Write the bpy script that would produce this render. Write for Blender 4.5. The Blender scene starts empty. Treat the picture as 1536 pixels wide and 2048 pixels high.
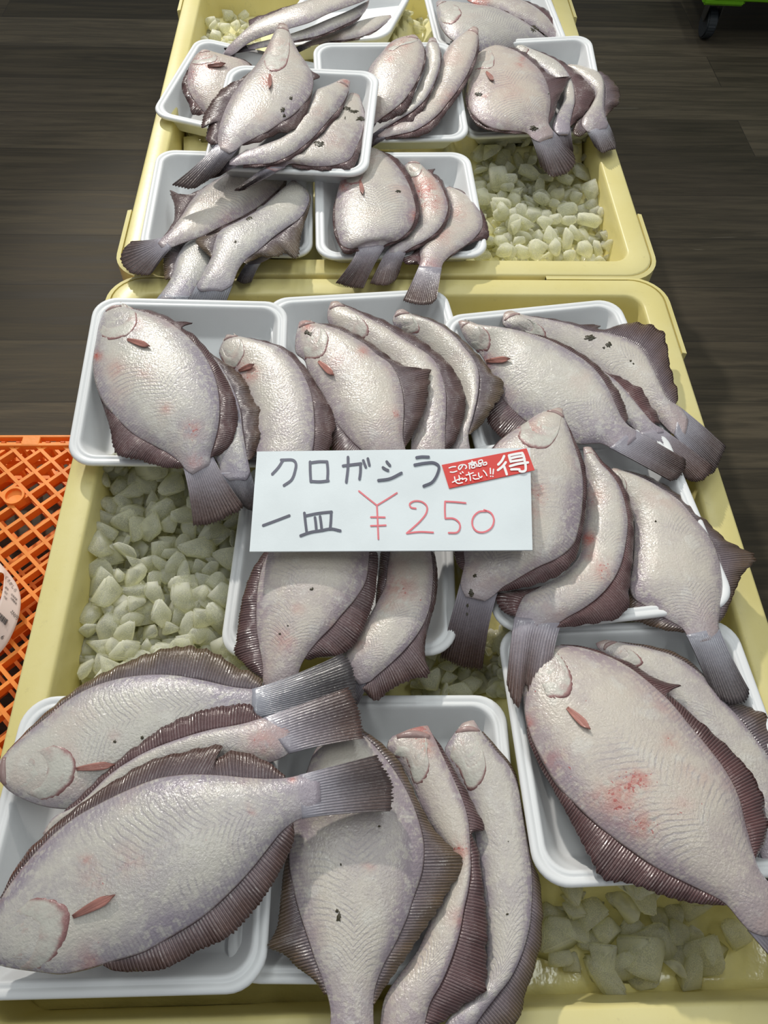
import bpy, bmesh, math, random
import numpy as np
from mathutils import Vector, Matrix

# ------------------------------------------------------------------ camera, light, exposure
SC = bpy.context.scene
COL = SC.collection
RIM = 0.30                                   # height of the crates' rims above the floor
CAMH = 0.75                                  # camera height above the rims
W, H, F = 1536, 2048, 1538.0
AX_R = np.array([0.99932093, -0.02489277, 0.02716655])
AX_U = np.array([0.00620036, 0.84038005, 0.54196211])
AX_F = np.array([0.03632116, 0.54142564, -0.83996372])
CAM = np.array([0.0, 0.0, CAMH + RIM])
cd = bpy.data.cameras.new('camera'); cam = bpy.data.objects.new('camera', cd); COL.objects.link(cam)
cd.sensor_fit = 'VERTICAL'; cd.sensor_height = 36.0; cd.lens = 36.0 * F / H; cd.clip_start = 0.02
cam.matrix_world = Matrix(((AX_R[0], AX_U[0], -AX_F[0], CAM[0]), (AX_R[1], AX_U[1], -AX_F[1], CAM[1]),
                           (AX_R[2], AX_U[2], -AX_F[2], CAM[2]), (0, 0, 0, 1)))
SC.camera = cam
SC.view_settings.view_transform = 'Standard'; SC.view_settings.look = 'None'
SC.view_settings.gamma = 1.0; SC.view_settings.use_curve_mapping = False
SC.view_settings.exposure = 0.0
world = bpy.data.worlds.new('world'); SC.world = world; world.use_nodes = True
bg = world.node_tree.nodes['Background']; bg.inputs['Color'].default_value = (0.93, 0.97, 1.0, 1); bg.inputs['Strength'].default_value = 0.30
SUN_DIR = Vector((-0.30, 0.70, 0.58)).normalized()   # towards the bright window
sd = bpy.data.lights.new('window_light', 'SPOT'); sun = bpy.data.objects.new('window_light', sd); COL.objects.link(sun)
sd.energy = 720.0; sd.shadow_soft_size = 0.085; sd.color = (1.0, 0.95, 0.87); sd.spot_size = math.radians(20.5); sd.spot_blend = 0.65
sun.location = Vector((-0.07, 1.06, 0.33)) + SUN_DIR * 5.0
sun.rotation_euler = SUN_DIR.to_track_quat('Z', 'Y').to_euler()
for i, (x, y) in enumerate(((-0.55, 0.35), (-0.55, 1.9), (0.85, 0.35), (0.85, 1.9), (0.2, 3.0))):   # rows of ceiling tubes
    ld = bpy.data.lights.new('ceiling_tube_light', 'AREA'); lo = bpy.data.objects.new('ceiling_tube_light', ld); COL.objects.link(lo)
    ld.shape = 'RECTANGLE'; ld.size = 0.16; ld.size_y = 1.2; ld.energy = 8.0; ld.color = (0.95, 1.0, 0.97)
    lo.location = (x, y, 2.75)
SC.cycles.use_denoising = True
SC.cycles.max_bounces = 10; SC.cycles.diffuse_bounces = 7; SC.cycles.transparent_max_bounces = 12; SC.cycles.transmission_bounces = 6; SC.cycles.caustics_reflective = False; SC.cycles.caustics_refractive = False

RNG = random.Random(7); NR = np.random.default_rng(7)

# ------------------------------------------------------------------ pixel <-> place
FR = dict(A=(230, 0, .37109), B=(740, 0, .390625), C=(130, 560, .37109), D=(560, 570, .35156), E=(900, 560, .43953), F=(400, 880, .45573),
          G=(0, 1240, .53385), H=(500, 1380, .40365), I=(960, 1220, .40421), J=(0, 850, .31746), K=(150, 920, .22786), S=(500, 880, .3776),
          X=(0, 0, 1.0), L=(1240, 0, .19525), M=(880, 890, .13021), P=(0, 1100, .09772))
def px(f, p):
    o = FR[f]; return np.array([o[0] + p[0] * o[2], o[1] + p[1] * o[2]])
def un(p, z):
    """the point at height z above the rims that the photograph shows at pixel p"""
    d = (p[0] - W / 2) / F * AX_R - (p[1] - H / 2) / F * AX_U + AX_F
    return CAM + d * ((z + RIM - CAM[2]) / d[2])
def pj(P):
    d = np.asarray(P) - CAM; z = d @ AX_F
    return np.stack([W / 2 + F * (d @ AX_R) / z, H / 2 - F * (d @ AX_U) / z], -1)
def cr(pts, n, closed=False):
    """smooth curve through points, n samples at equal arc length"""
    P = np.array(pts, float)
    if len(P) < 3:
        t = np.linspace(0, 1, n)[:, None]; return P[0] * (1 - t) + P[-1] * t
    Q = np.vstack([2 * P[0] - P[1], P, 2 * P[-1] - P[-2]]); out = []
    for i in range(1, len(Q) - 2):
        p0, p1, p2, p3 = Q[i - 1], Q[i], Q[i + 1], Q[i + 2]
        a = [max(np.linalg.norm(v), 1e-6) ** .5 for v in (p1 - p0, p2 - p1, p3 - p2)]
        t1, t2, t3 = a[0], a[0] + a[1], a[0] + a[1] + a[2]
        t = np.linspace(t1, t2, 12, endpoint=False)[:, None]
        A1 = (t1 - t) / t1 * p0 + t / t1 * p1; A2 = (t2 - t) / (t2 - t1) * p1 + (t - t1) / (t2 - t1) * p2; A3 = (t3 - t) / (t3 - t2) * p2 + (t - t2) / (t3 - t2) * p3
        B1 = (t2 - t) / t2 * A1 + t / t2 * A2; B2 = (t3 - t) / (t3 - t1) * A2 + (t - t1) / (t3 - t1) * A3
        out.append((t2 - t) / (t2 - t1) * B1 + (t - t1) / (t2 - t1) * B2)
    C = np.vstack(out + [P[-1:]])
    return resample(C, n)
def resample(C, n):
    L = np.r_[0, np.cumsum(np.linalg.norm(np.diff(C, axis=0), axis=1))]
    t = np.linspace(0, L[-1], n)
    return np.stack([np.interp(t, L, C[:, k]) for k in range(C.shape[1])], 1)

# ------------------------------------------------------------------ node helpers
class NT:
    def __init__(s, name):
        s.m = bpy.data.materials.new(name); s.m.use_nodes = True; s.t = s.m.node_tree; s.t.nodes.clear()
        s.out = s.n('ShaderNodeOutputMaterial')
    def n(s, k, **a):
        x = s.t.nodes.new(k)
        for q, v in a.items(): setattr(x, q, v)
        return x
    def put(s, inp, v):
        if hasattr(v, 'is_output'): s.t.links.new(v, inp)
        elif isinstance(v, (tuple, list)) and inp.type == 'RGBA' and len(v) == 3: inp.default_value = (*v, 1)
        else: inp.default_value = v
    def ma(s, op, a, b=0.0, c=0.0, clamp=False):
        x = s.n('ShaderNodeMath', operation=op, use_clamp=clamp); s.put(x.inputs[0], a); s.put(x.inputs[1], b); s.put(x.inputs[2], c); return x.outputs[0]
    def mr(s, v, a, b, c=0.0, d=1.0, smooth=True):
        x = s.n('ShaderNodeMapRange', interpolation_type='SMOOTHSTEP' if smooth else 'LINEAR'); s.put(x.inputs[0], v)
        for i, q in enumerate((a, b, c, d)): s.put(x.inputs[i + 1], q)
        return x.outputs[0]
    def mix(s, f, a, b, mode='MIX'):
        x = s.n('ShaderNodeMix', data_type='RGBA', blend_type=mode); s.put(x.inputs[0], f); s.put(x.inputs[6], a); s.put(x.inputs[7], b); return x.outputs[2]
    def noise(s, vec, scale, detail=3.0, rough=.55, w=None, dist=0.0):
        x = s.n('ShaderNodeTexNoise', noise_dimensions='4D' if w is not None else '3D')
        if vec is not None: s.put(x.inputs['Vector'], vec)
        if w is not None: s.put(x.inputs['W'], w)
        s.put(x.inputs['Scale'], scale); s.put(x.inputs['Detail'], detail); s.put(x.inputs['Roughness'], rough); s.put(x.inputs['Distortion'], dist)
        return x.outputs[0]
    def sep(s, v):
        x = s.n('ShaderNodeSeparateXYZ'); s.put(x.inputs[0], v); return x.outputs
    def comb(s, a, b, c=0.0):
        x = s.n('ShaderNodeCombineXYZ'); s.put(x.inputs[0], a); s.put(x.inputs[1], b); s.put(x.inputs[2], c); return x.outputs[0]
    def bump(s, h, strength, dist, normal=None):
        x = s.n('ShaderNodeBump'); s.put(x.inputs['Height'], h); s.put(x.inputs['Strength'], strength); s.put(x.inputs['Distance'], dist)
        if normal is not None: s.put(x.inputs['Normal'], normal)
        return x.outputs[0]
    def bsdf(s, **k):
        b = s.n('ShaderNodeBsdfPrincipled')
        if 'Normal' in k and 'Coat_Weight' in k: k['Coat_Normal'] = k['Normal']
        for q, v in k.items(): s.put(b.inputs[q.replace('_', ' ')], v)
        s.t.links.new(b.outputs[0], s.out.inputs[0]); return b
def simple(name, col, rough=.5, bumpscale=0, bumpd=.0005, var=0.0, **k):
    t = NT(name); tc = t.n('ShaderNodeTexCoord').outputs['Object']; c = col
    if var:
        nz = t.noise(tc, 14, 5); c = t.mix(t.mr(nz, .3, .7), tuple(x * (1 - var) for x in col), tuple(min(1, x * (1 + var * .6)) for x in col))
    kk = dict(Base_Color=c, Roughness=rough, **k)
    if bumpscale: kk['Normal'] = t.bump(t.noise(tc, bumpscale, 3), .5, bumpd)
    t.bsdf(**kk); return t.m

# fish skin: UV.x runs snout -> tail, UV.y from one edge to the other; object colour r = bruising, g = warmth, b = fin hue
def skin_material():
    t = NT('pale_fish_skin'); uv = t.sep(t.n('ShaderNodeTexCoord').outputs['UV']); s, v = uv[0], uv[1]
    obj = t.n('ShaderNodeTexCoord').outputs['Object']
    oi = t.n('ShaderNodeObjectInfo'); rnd = t.ma('MULTIPLY', oi.outputs['Random'], 40.0); oc = t.n('ShaderNodeSeparateColor'); t.put(oc.inputs[0], oi.outputs['Color'])
    bruise, warm = oc.outputs[0], oc.outputs[1]
    e = t.ma('ABSOLUTE', t.ma('MULTIPLY_ADD', v, 2.0, -1.0))
    big = t.noise(obj, 13, 4, .6, rnd); mid = t.noise(obj, 48, 4, .6, rnd); fine = t.noise(obj, 520, 3, .6, rnd); fleck = t.noise(obj, 170, 3, .6, rnd)
    cream = t.mix(warm, (.53, .525, .48), (.60, .525, .45))
    lav = t.mix(warm, (.29, .275, .335), (.39, .30, .315))
    edge = t.ma('MAXIMUM', t.mr(t.ma('ADD', e, t.ma('MULTIPLY', t.ma('SUBTRACT', mid, .5), .5)), .50, .92), t.mr(t.ma('ADD', s, t.ma('MULTIPLY', t.ma('SUBTRACT', mid, .5), .3)), .66, .96))
    lv = t.ma('ADD', t.ma('MULTIPLY', edge, .78), t.ma('MULTIPLY', t.mr(big, .33, .56, 1.0, 0.0), .52), clamp=True)
    lv = t.ma('MULTIPLY', lv, t.ma('MAXIMUM', t.mr(fleck, .50, .60, 1.0, .40), t.mr(s, .84, .96)))
    c = t.mix(lv, cream, lav)
    c = t.mix(t.ma('MULTIPLY', t.mr(big, .52, .72), t.ma('MULTIPLY_ADD', bruise, .6, .12)), c, (.55, .36, .32))
    c = t.mix(t.ma('MULTIPLY', t.mr(mid, .55, .66), .42), c, (.66, .64, .59))
    # chevron lines between the muscle blocks
    ph = t.ma('ADD', t.ma('MULTIPLY', s, 50.0), t.ma('MULTIPLY', t.ma('SINE', t.ma('MULTIPLY', e, 2.3)), 3.2))
    ph = t.ma('ADD', ph, t.ma('MULTIPLY', mid, 1.6))
    wave = t.ma('SINE', t.ma('MULTIPLY', ph, 6.2832))
    patch = t.noise(obj, 20, 3, .55, t.ma('ADD', rnd, 3.0))
    mask = t.ma('MULTIPLY', t.mr(s, .28, .45), t.mr(patch, .42, .60))
    mask = t.ma('MULTIPLY', t.ma('MULTIPLY', mask, t.mr(s, .84, .97, 1.0, 0.0)), t.mr(e, .62, .80, 1.0, .2))
    line = t.ma('MULTIPLY', t.mr(wave, .25, 1.0), mask)
    c = t.mix(t.ma('MULTIPLY', line, .55), c, (.30, .27, .30))
    # lateral line
    lat = t.ma('MULTIPLY', t.mr(e, .0, .022, 1.0, 0.0), t.mr(s, .25, .4)); c = t.mix(t.ma('MULTIPLY', lat, .25), c, (.5, .42, .42))
    # fin-base ribs near the edges
    rib = t.ma('MULTIPLY', t.mr(t.ma('SINE', t.ma('MULTIPLY', s, 520.0)), -.2, .9), t.ma('MULTIPLY', t.mr(e, .74, .86), t.mr(s, .2, .35)))
    c = t.mix(t.ma('MULTIPLY', rib, .34), c, (.24, .20, .25))
    # bruises and blood specks
    at = t.n('ShaderNodeAttribute', attribute_name='blood'); bl = at.outputs['Fac']
    sp = t.noise(obj, 330, 2, .5, rnd); blot = t.noise(obj, 120, 4, .65, rnd); dens = t.noise(obj, 17, 3, .6, t.ma('ADD', rnd, 9.0))
    thr = t.ma('SUBTRACT', .80, t.ma('ADD', t.ma('MULTIPLY', t.mr(dens, .45, .75), t.ma('MULTIPLY_ADD', bruise, .10, .05)), t.ma('MULTIPLY', bl, .20)))
    spk = t.mr(t.ma('SUBTRACT', sp, thr), 0.0, .03)
    c = t.mix(t.ma('MULTIPLY', t.ma('MULTIPLY', t.ma('POWER', bl, 1.4), t.mr(blot, .30, .56)), .80, clamp=True), c, (.50, .17, .135))
    c = t.mix(t.ma('MULTIPLY', spk, .75), c, (.42, .07, .06))
    snout = t.mr(s, .0, .045, 1.0, 0.0); c = t.mix(t.ma('MULTIPLY', snout, .5), c, (.44, .26, .25))
    dark = t.mr(e, .965, .998); c = t.mix(t.ma('MULTIPLY', dark, .8), c, (.13, .08, .07))
    hgt = t.ma('ADD', t.ma('MULTIPLY', line, -.35), t.ma('MULTIPLY', fine, 1.25))
    sc = t.noise(obj, 430, 2, .5, rnd); nb = t.bump(hgt, .8, .00042); nb = t.bump(sc, .7, .00085, nb); nb = t.bump(mid, .5, .0020, nb)
    t.bsdf(Base_Color=c, Roughness=t.mr(fine, .35, .7, .18, .36), Specular_IOR_Level=.42, Coat_Weight=.5, Coat_Roughness=.07, Normal=nb)
    return t.m
def fin_material(tail=False):
    t = NT('tail_fin_skin' if tail else 'fin_skin'); uv = t.sep(t.n('ShaderNodeTexCoord').outputs['UV']); u, v = uv[0], uv[1]
    obj = t.n('ShaderNodeTexCoord').outputs['Object']; oi = t.n('ShaderNodeObjectInfo'); oc = t.n('ShaderNodeSeparateColor'); t.put(oc.inputs[0], oi.outputs['Color'])
    hue = oc.outputs[2]; rnd = t.ma('MULTIPLY', oi.outputs['Random'], 40.0)
    nz = t.noise(obj, 30, 4, .6, rnd); fine = t.noise(obj, 300, 2, .5, rnd)
    ray = t.ma('SINE', t.ma('MULTIPLY', t.ma('ADD', u, t.ma('MULTIPLY', nz, .35)), 6.2832))
    if tail:
        base = t.mix(t.mr(hue, 0, 1), (.33, .30, .345), (.31, .315, .365)); tip = t.mix(t.mr(hue, 0, 1), (.105, .06, .05), (.075, .07, .075))
        c = t.mix(t.mr(t.ma('ADD', v, t.ma('MULTIPLY', t.ma('SUBTRACT', nz, .5), .6)), .12, .95), base, tip)
        ray = t.ma('MULTIPLY', ray, t.mr(v, .05, .35))
    else:
        base = t.mix(t.mr(hue, 0, .6), (.13, .054, .054), (.135, .105, .12)); tip = t.mix(t.mr(hue, .2, 1), (.072, .030, .030), (.115, .078, .042))
        c = t.mix(t.mr(t.ma('ADD', v, t.ma('MULTIPLY', t.ma('SUBTRACT', nz, .5), .9)), .1, .9), base, tip)
    c = t.mix(t.ma('MULTIPLY', t.mr(ray, .2, 1.0), .42), c, t.mix(.5, c, (.03, .015, .02), 'MULTIPLY'))
    c = t.mix(t.ma('MULTIPLY', t.mr(ray, -.4, -1.0), .22), c, (.42, .33, .32))
    nb = t.bump(t.ma('ADD', ray, t.ma('MULTIPLY', fine, 1.6)), .8, .00030)
    t.bsdf(Base_Color=c, Roughness=t.mr(fine, .3, .7, .16, .36), Specular_IOR_Level=.5, Coat_Weight=.3, Coat_Roughness=.08, Normal=nb)
    return t.m
def gill_material():
    t = NT('gill_cover_skin'); uv = t.sep(t.n('ShaderNodeTexCoord').outputs['UV']); v = uv[1]; obj = t.n('ShaderNodeTexCoord').outputs['Object']
    oi = t.n('ShaderNodeObjectInfo'); rnd = t.ma('MULTIPLY', oi.outputs['Random'], 40.0)
    nz = t.noise(obj, 60, 4, .6, rnd); fine = t.noise(obj, 350, 2, .5, rnd); vv = t.ma('ADD', v, t.ma('MULTIPLY', t.ma('SUBTRACT', nz, .5), .28))
    cr0 = t.mr(t.ma('ABSOLUTE', t.ma('SUBTRACT', vv, .46)), .0, .09, 1.0, 0.0)
    c = t.mix(t.mr(nz, .4, .65), (.54, .525, .47), (.47, .41, .375)); c = t.mix(t.ma('MULTIPLY', cr0, .75), c, (.36, .22, .21)); c = t.mix(t.mr(vv, .86, .96), c, (.30, .15, .145))
    c = t.mix(t.ma('MULTIPLY', t.mr(nz, .56, .7), .35), c, (.48, .30, .28))
    t.bsdf(Base_Color=c, Roughness=t.mr(fine, .3, .7, .28, .48), Specular_IOR_Level=.45, Coat_Weight=.12, Coat_Roughness=.15, Normal=t.bump(t.noise(obj, 430, 2, .5, rnd), .7, .00075, t.bump(nz, .5, .0018)))
    return t.m
M = {}
M['skin'] = skin_material(); M['fin'] = fin_material(); M['tail'] = fin_material(True); M['gill'] = gill_material()
M['dark'] = simple('dark_eyed_side_skin', (.075, .05, .035), .3, 200, .0008, .3)
M['lip'] = simple('pink_lip_skin', (.40, .27, .255), .28, 250, .0006, .3)
M['pec'] = simple('red_pectoral_fin', (.44, .20, .165), .25, 320, .0006, .4)
M['mud'] = simple('dark_weed_smear', (.05, .042, .02), .4, 300, .0008, .4)
M['foam'] = simple('white_foam', (.80, .81, .82), .38, 900, .00008, .02)
def crate_material():
    t = NT('pale_yellow_plastic'); o = t.n('ShaderNodeTexCoord').outputs['Object']; n1 = t.noise(o, 6, 6, .65); n2 = t.noise(o, 70, 4, .7)
    c = t.mix(t.mr(n1, .35, .7), (.70, .61, .25), (.74, .66, .31)); c = t.mix(t.ma('MULTIPLY', t.mr(n2, .60, .72), .22), c, (.40, .34, .18))
    t.bsdf(Base_Color=c, Roughness=.36, Normal=t.bump(n2, .25, .0006), Specular_IOR_Level=.4); return t.m
M['crate'] = crate_material()
def ice_material(name, col, tr, lo, hi):
    t = NT(name); o = t.n('ShaderNodeTexCoord').outputs['Object']; oi = t.n('ShaderNodeObjectInfo')
    nz = t.noise(o, 55, 3, .5, t.ma('MULTIPLY', oi.outputs['Random'], 30.0)); nb = t.bump(nz, .4, .003)
    b = t.bsdf(Base_Color=t.mix(t.mr(nz, .35, .7), col, tuple(min(1, x * 1.1) for x in col)), Roughness=t.mr(nz, .3, .7, lo, hi), IOR=1.31, Transmission_Weight=tr, Normal=nb, Specular_IOR_Level=.6, Subsurface_Weight=1.0, Subsurface_Scale=.02, Subsurface_Radius=(1.0, 1.0, .85))
    tl = t.n('ShaderNodeBsdfTranslucent'); t.put(tl.inputs['Color'], tuple(min(1, x * 1.08) for x in col)); mx = t.n('ShaderNodeMixShader'); t.put(mx.inputs[0], .25); mt = t.n('ShaderNodeMixShader'); tp = t.n('ShaderNodeBsdfTransparent'); t.put(tp.inputs['Color'], (.97, .97, .92)); lw = t.n('ShaderNodeLayerWeight'); lw.inputs['Blend'].default_value = .35; t.put(mt.inputs[0], t.ma('MULTIPLY', t.mr(nz, .3, .65, .40, .86), t.mr(lw.outputs['Facing'], .0, .75, .75, .0)))
    t.t.links.new(b.outputs[0], mx.inputs[1]); t.t.links.new(tl.outputs[0], mx.inputs[2]); t.t.links.new(mx.outputs[0], mt.inputs[1]); t.t.links.new(tp.outputs[0], mt.inputs[2]); t.t.links.new(mt.outputs[0], t.out.inputs[0])
    return t.m
M['ice'] = ice_material('cloudy_ice', (.99, .96, .70), .08, .08, .24)
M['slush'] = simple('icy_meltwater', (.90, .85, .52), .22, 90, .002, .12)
M['melt'] = simple('yellow_meltwater_with_shade', (.66, .60, .27), .16, 60, .002, .15)  # front crate's water: shade at its near right is put into this darker colour
M['card'] = simple('white_price_card', (.70, .76, .79), .6, 500, .0002, .05)
M['ink'] = simple('black_marker_ink', (.075, .08, .125), .5, var=.25); M['redink'] = simple('red_marker_ink', (.72, .16, .19), .5, var=.15)
M['sticker'] = simple('red_sticker', (.66, .045, .035), .28); M['white'] = simple('white_print', (.88, .87, .87), .35)
M['orange'] = simple('orange_plastic', (.93, .29, .045), .38, 120, .0004, .1); M['paper'] = simple('pinkish_label_paper', (.72, .58, .52), .55); M['print'] = simple('black_label_print', (.04, .035, .035), .6)
M['green'] = simple('green_plastic', (.15, .42, .012), .4, 60, .0005, .08); M['rubber'] = simple('dark_caster_rubber', (.028, .034, .042), .5); M['steel'] = simple('grey_caster_steel', (.12, .12, .12), .4, Metallic=.7)
def floor_material():
    t = NT('dark_wood_plank_floor'); o = t.n('ShaderNodeTexCoord').outputs['Object']; xy = t.sep(o)
    br = t.n('ShaderNodeTexBrick', offset=.37, offset_frequency=2); t.put(br.inputs['Vector'], o)
    br.inputs['Scale'].default_value = 1.0; br.inputs['Brick Width'].default_value = .95; br.inputs['Row Height'].default_value = .152; br.inputs['Mortar Size'].default_value = .0012
    br.inputs['Color1'].default_value = (0, 0, 0, 1); br.inputs['Color2'].default_value = (1, 1, 1, 1); br.inputs['Mortar'].default_value = (.5, .5, .5, 1); br.inputs['Bias'].default_value = 0
    tone = br.outputs['Color']
    g = t.comb(t.ma('MULTIPLY', xy[0], 3.0), t.ma('MULTIPLY', xy[1], 45.0), t.ma('MULTIPLY', tone, 5.0))
    n1 = t.noise(g, 1.0, 8, .68, dist=.6); n2 = t.noise(t.comb(t.ma('MULTIPLY', xy[0], 9.0), t.ma('MULTIPLY', xy[1], 190.0), tone), 1.0, 3, .6); n3 = t.noise(o, 2.0, 3)
    c = t.mix(tone, (.043, .037, .0265), (.086, .073, .053)); c = t.mix(t.mr(n1, .35, .7), t.mix(.6, c, (.45, .43, .40), 'MULTIPLY'), t.mix(.75, c, (1.5, 1.42, 1.3), 'MULTIPLY'))
    c = t.mix(t.ma('MULTIPLY', t.mr(n2, .60, .75), .35), c, (.022, .020, .017)); c = t.mix(t.ma('MULTIPLY', t.mr(n3, .45, .7), .25), c, (.08, .062, .048))
    scr = t.noise(t.comb(t.ma('MULTIPLY', xy[0], 4.0), t.ma('MULTIPLY', xy[1], 60.0), 4.0), 1.0, 2, .5, dist=1.2)
    c = t.mix(t.ma('MULTIPLY', t.mr(scr, .775, .80), .5), c, (.28, .25, .20))
    c = t.mix(t.ma('MULTIPLY', br.outputs['Fac'], .6), c, (.018, .016, .014))
    t.bsdf(Base_Color=c, Roughness=t.mr(n1, .3, .7, .55, .70), Specular_IOR_Level=.12, Normal=t.bump(n2, .2, .001)); return t.m
M['floor'] = floor_material()

# ------------------------------------------------------------------ object helpers
def link(name, me, mat, parent=None, loc=(0, 0, 0), smooth=True, color=None):
    me.name = name
    if not isinstance(mat, (list, tuple)): mat = [mat]
    for m in mat: me.materials.append(m)
    if smooth: me.shade_smooth()
    o = bpy.data.objects.new(name, me); COL.objects.link(o)
    if parent is not None: o.parent = parent; o.location = (0, 0, 0)
    else: o.location = loc
    if color is not None: o.color = (*color, 1)
    return o
def mesh(verts, faces, uv=None, mi=None, origin=None):
    V = np.asarray(verts, float)
    if origin is not None: V = V - np.asarray(origin)
    me = bpy.data.meshes.new('m'); me.from_pydata(V.tolist(), [], [list(map(int, f)) for f in faces])
    if uv is not None:
        l = me.uv_layers.new(name='UVMap'); U = np.asarray(uv, float); idx = np.empty(len(me.loops), int); me.loops.foreach_get('vertex_index', idx)
        l.data.foreach_set('uv', U[idx].astype(np.float32).ravel())
    if mi is not None: me.polygons.foreach_set('material_index', np.asarray(mi, np.int32))
    me.update(); return me
def recalc(me):
    bm = bmesh.new(); bm.from_mesh(me); bmesh.ops.recalc_face_normals(bm, faces=bm.faces); bm.to_mesh(me); bm.free()
def thing(name, label, cat, loc, group=None):
    o = bpy.data.objects.new(name, None); COL.objects.link(o); o.location = Vector([float(x) for x in loc]); o.empty_display_size = .03
    return tag(o, label, cat, group)
def tag(o, label, cat, group=None, kind=None):
    o['label'] = label; o['category'] = cat
    if group: o['group'] = group
    if kind: o['kind'] = kind
    return o
def sheet(P, uv, th, origin, up=None):
    """closed thin sheet from a grid of points P[i,j]; thickness th downwards"""
    n, m = P.shape[:2]; top = P.reshape(-1, 3); bot = top - np.array([0, 0, th]); V = np.vstack([top, bot]); k = n * m; f = []
    for i in range(n - 1):
        for j in range(m - 1):
            a, b, c, d = i * m + j, i * m + j + 1, (i + 1) * m + j + 1, (i + 1) * m + j
            f.append((a, b, c, d)); f.append((k + d, k + c, k + b, k + a))
    ring = [j for j in range(m)] + [i * m + m - 1 for i in range(1, n)] + [(n - 1) * m + j for j in range(m - 2, -1, -1)] + [i * m for i in range(n - 2, 0, -1)]
    for a, b in zip(ring, ring[1:] + ring[:1]): f.append((b, a, k + a, k + b))
    me = mesh(V, f, np.vstack([uv.reshape(-1, 2)] * 2), origin=origin); recalc(me); return me
def tube(pts, rads, seg, origin, flat=1.0):
    P = np.asarray(pts, float); n = len(P); T = np.gradient(P, axis=0); T /= np.linalg.norm(T, axis=1)[:, None] + 1e-12; V = []; f = []
    for i in range(n):
        u = np.cross(T[i], (0, 0, 1.)); u /= np.linalg.norm(u) + 1e-9; w = np.cross(u, T[i])
        for k in range(seg):
            a = 2 * math.pi * k / seg; V.append(P[i] + rads[i] * (math.cos(a) * u + flat * math.sin(a) * w))
    for i in range(n - 1):
        for k in range(seg): f.append((i * seg + k, i * seg + (k + 1) % seg, (i + 1) * seg + (k + 1) % seg, (i + 1) * seg + k))
    f.append(tuple(range(seg - 1, -1, -1))); f.append(tuple((n - 1) * seg + k for k in range(seg)))
    me = mesh(V, f, origin=origin); recalc(me); return me
def rrect(w, l, r, n=6):
    out = []
    for cx, cy, a0 in ((w / 2 - r, l / 2 - r, 0), (-w / 2 + r, l / 2 - r, 90), (-w / 2 + r, -l / 2 + r, 180), (w / 2 - r, -l / 2 + r, 270)):
        for k in range(n + 1):
            a = math.radians(a0 + 90 * k / n); out.append((cx + r * math.cos(a), cy + r * math.sin(a)))
    return out
def ring_loft(prof, w, l, r, n=7, cap0=True, cap1=True):
    """prof: list of (inset, z); rounded-rectangle rings skinned along it"""
    V = []; f = []; k = 4 * (n + 1)
    for d, z in prof:
        for x, y in rrect(w - 2 * d, l - 2 * d, max(r - d * .6, .004), n): V.append((x, y, z))
    for i in range(len(prof) - 1):
        for j in range(k): f.append((i * k + j, i * k + (j + 1) % k, (i + 1) * k + (j + 1) % k, (i + 1) * k + j))
    if cap0: f.append(tuple(range(k - 1, -1, -1)))
    if cap1: f.append(tuple((len(prof) - 1) * k + j for j in range(k)))
    me = mesh(V, f); recalc(me); return me
def box_bm(bm, c, s, rot=None):
    m = Matrix.Translation(c) @ (rot or Matrix.Identity(4)) @ Matrix.Diagonal((*s, 1)); bmesh.ops.create_cube(bm, size=1, matrix=m)
def from_bm(bm, bevel=0.0, seg=2):
    if bevel: bmesh.ops.bevel(bm, geom=bm.edges[:], offset=bevel, segments=seg, affect='EDGES', clamp_overlap=True)
    me = bpy.data.meshes.new('m'); bm.to_mesh(me); bm.free(); return me
def autosmooth(o, ang=40):
    o.data.shade_smooth(); o.data.set_sharp_from_angle(angle=math.radians(ang)); return o

# ------------------------------------------------------------------ floor
bm = bmesh.new(); box_bm(bm, (0, 4, -.02), (40, 40, .04)); fl = link('floor', from_bm(bm), M['floor'], smooth=False); fl['kind'] = 'structure'

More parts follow.
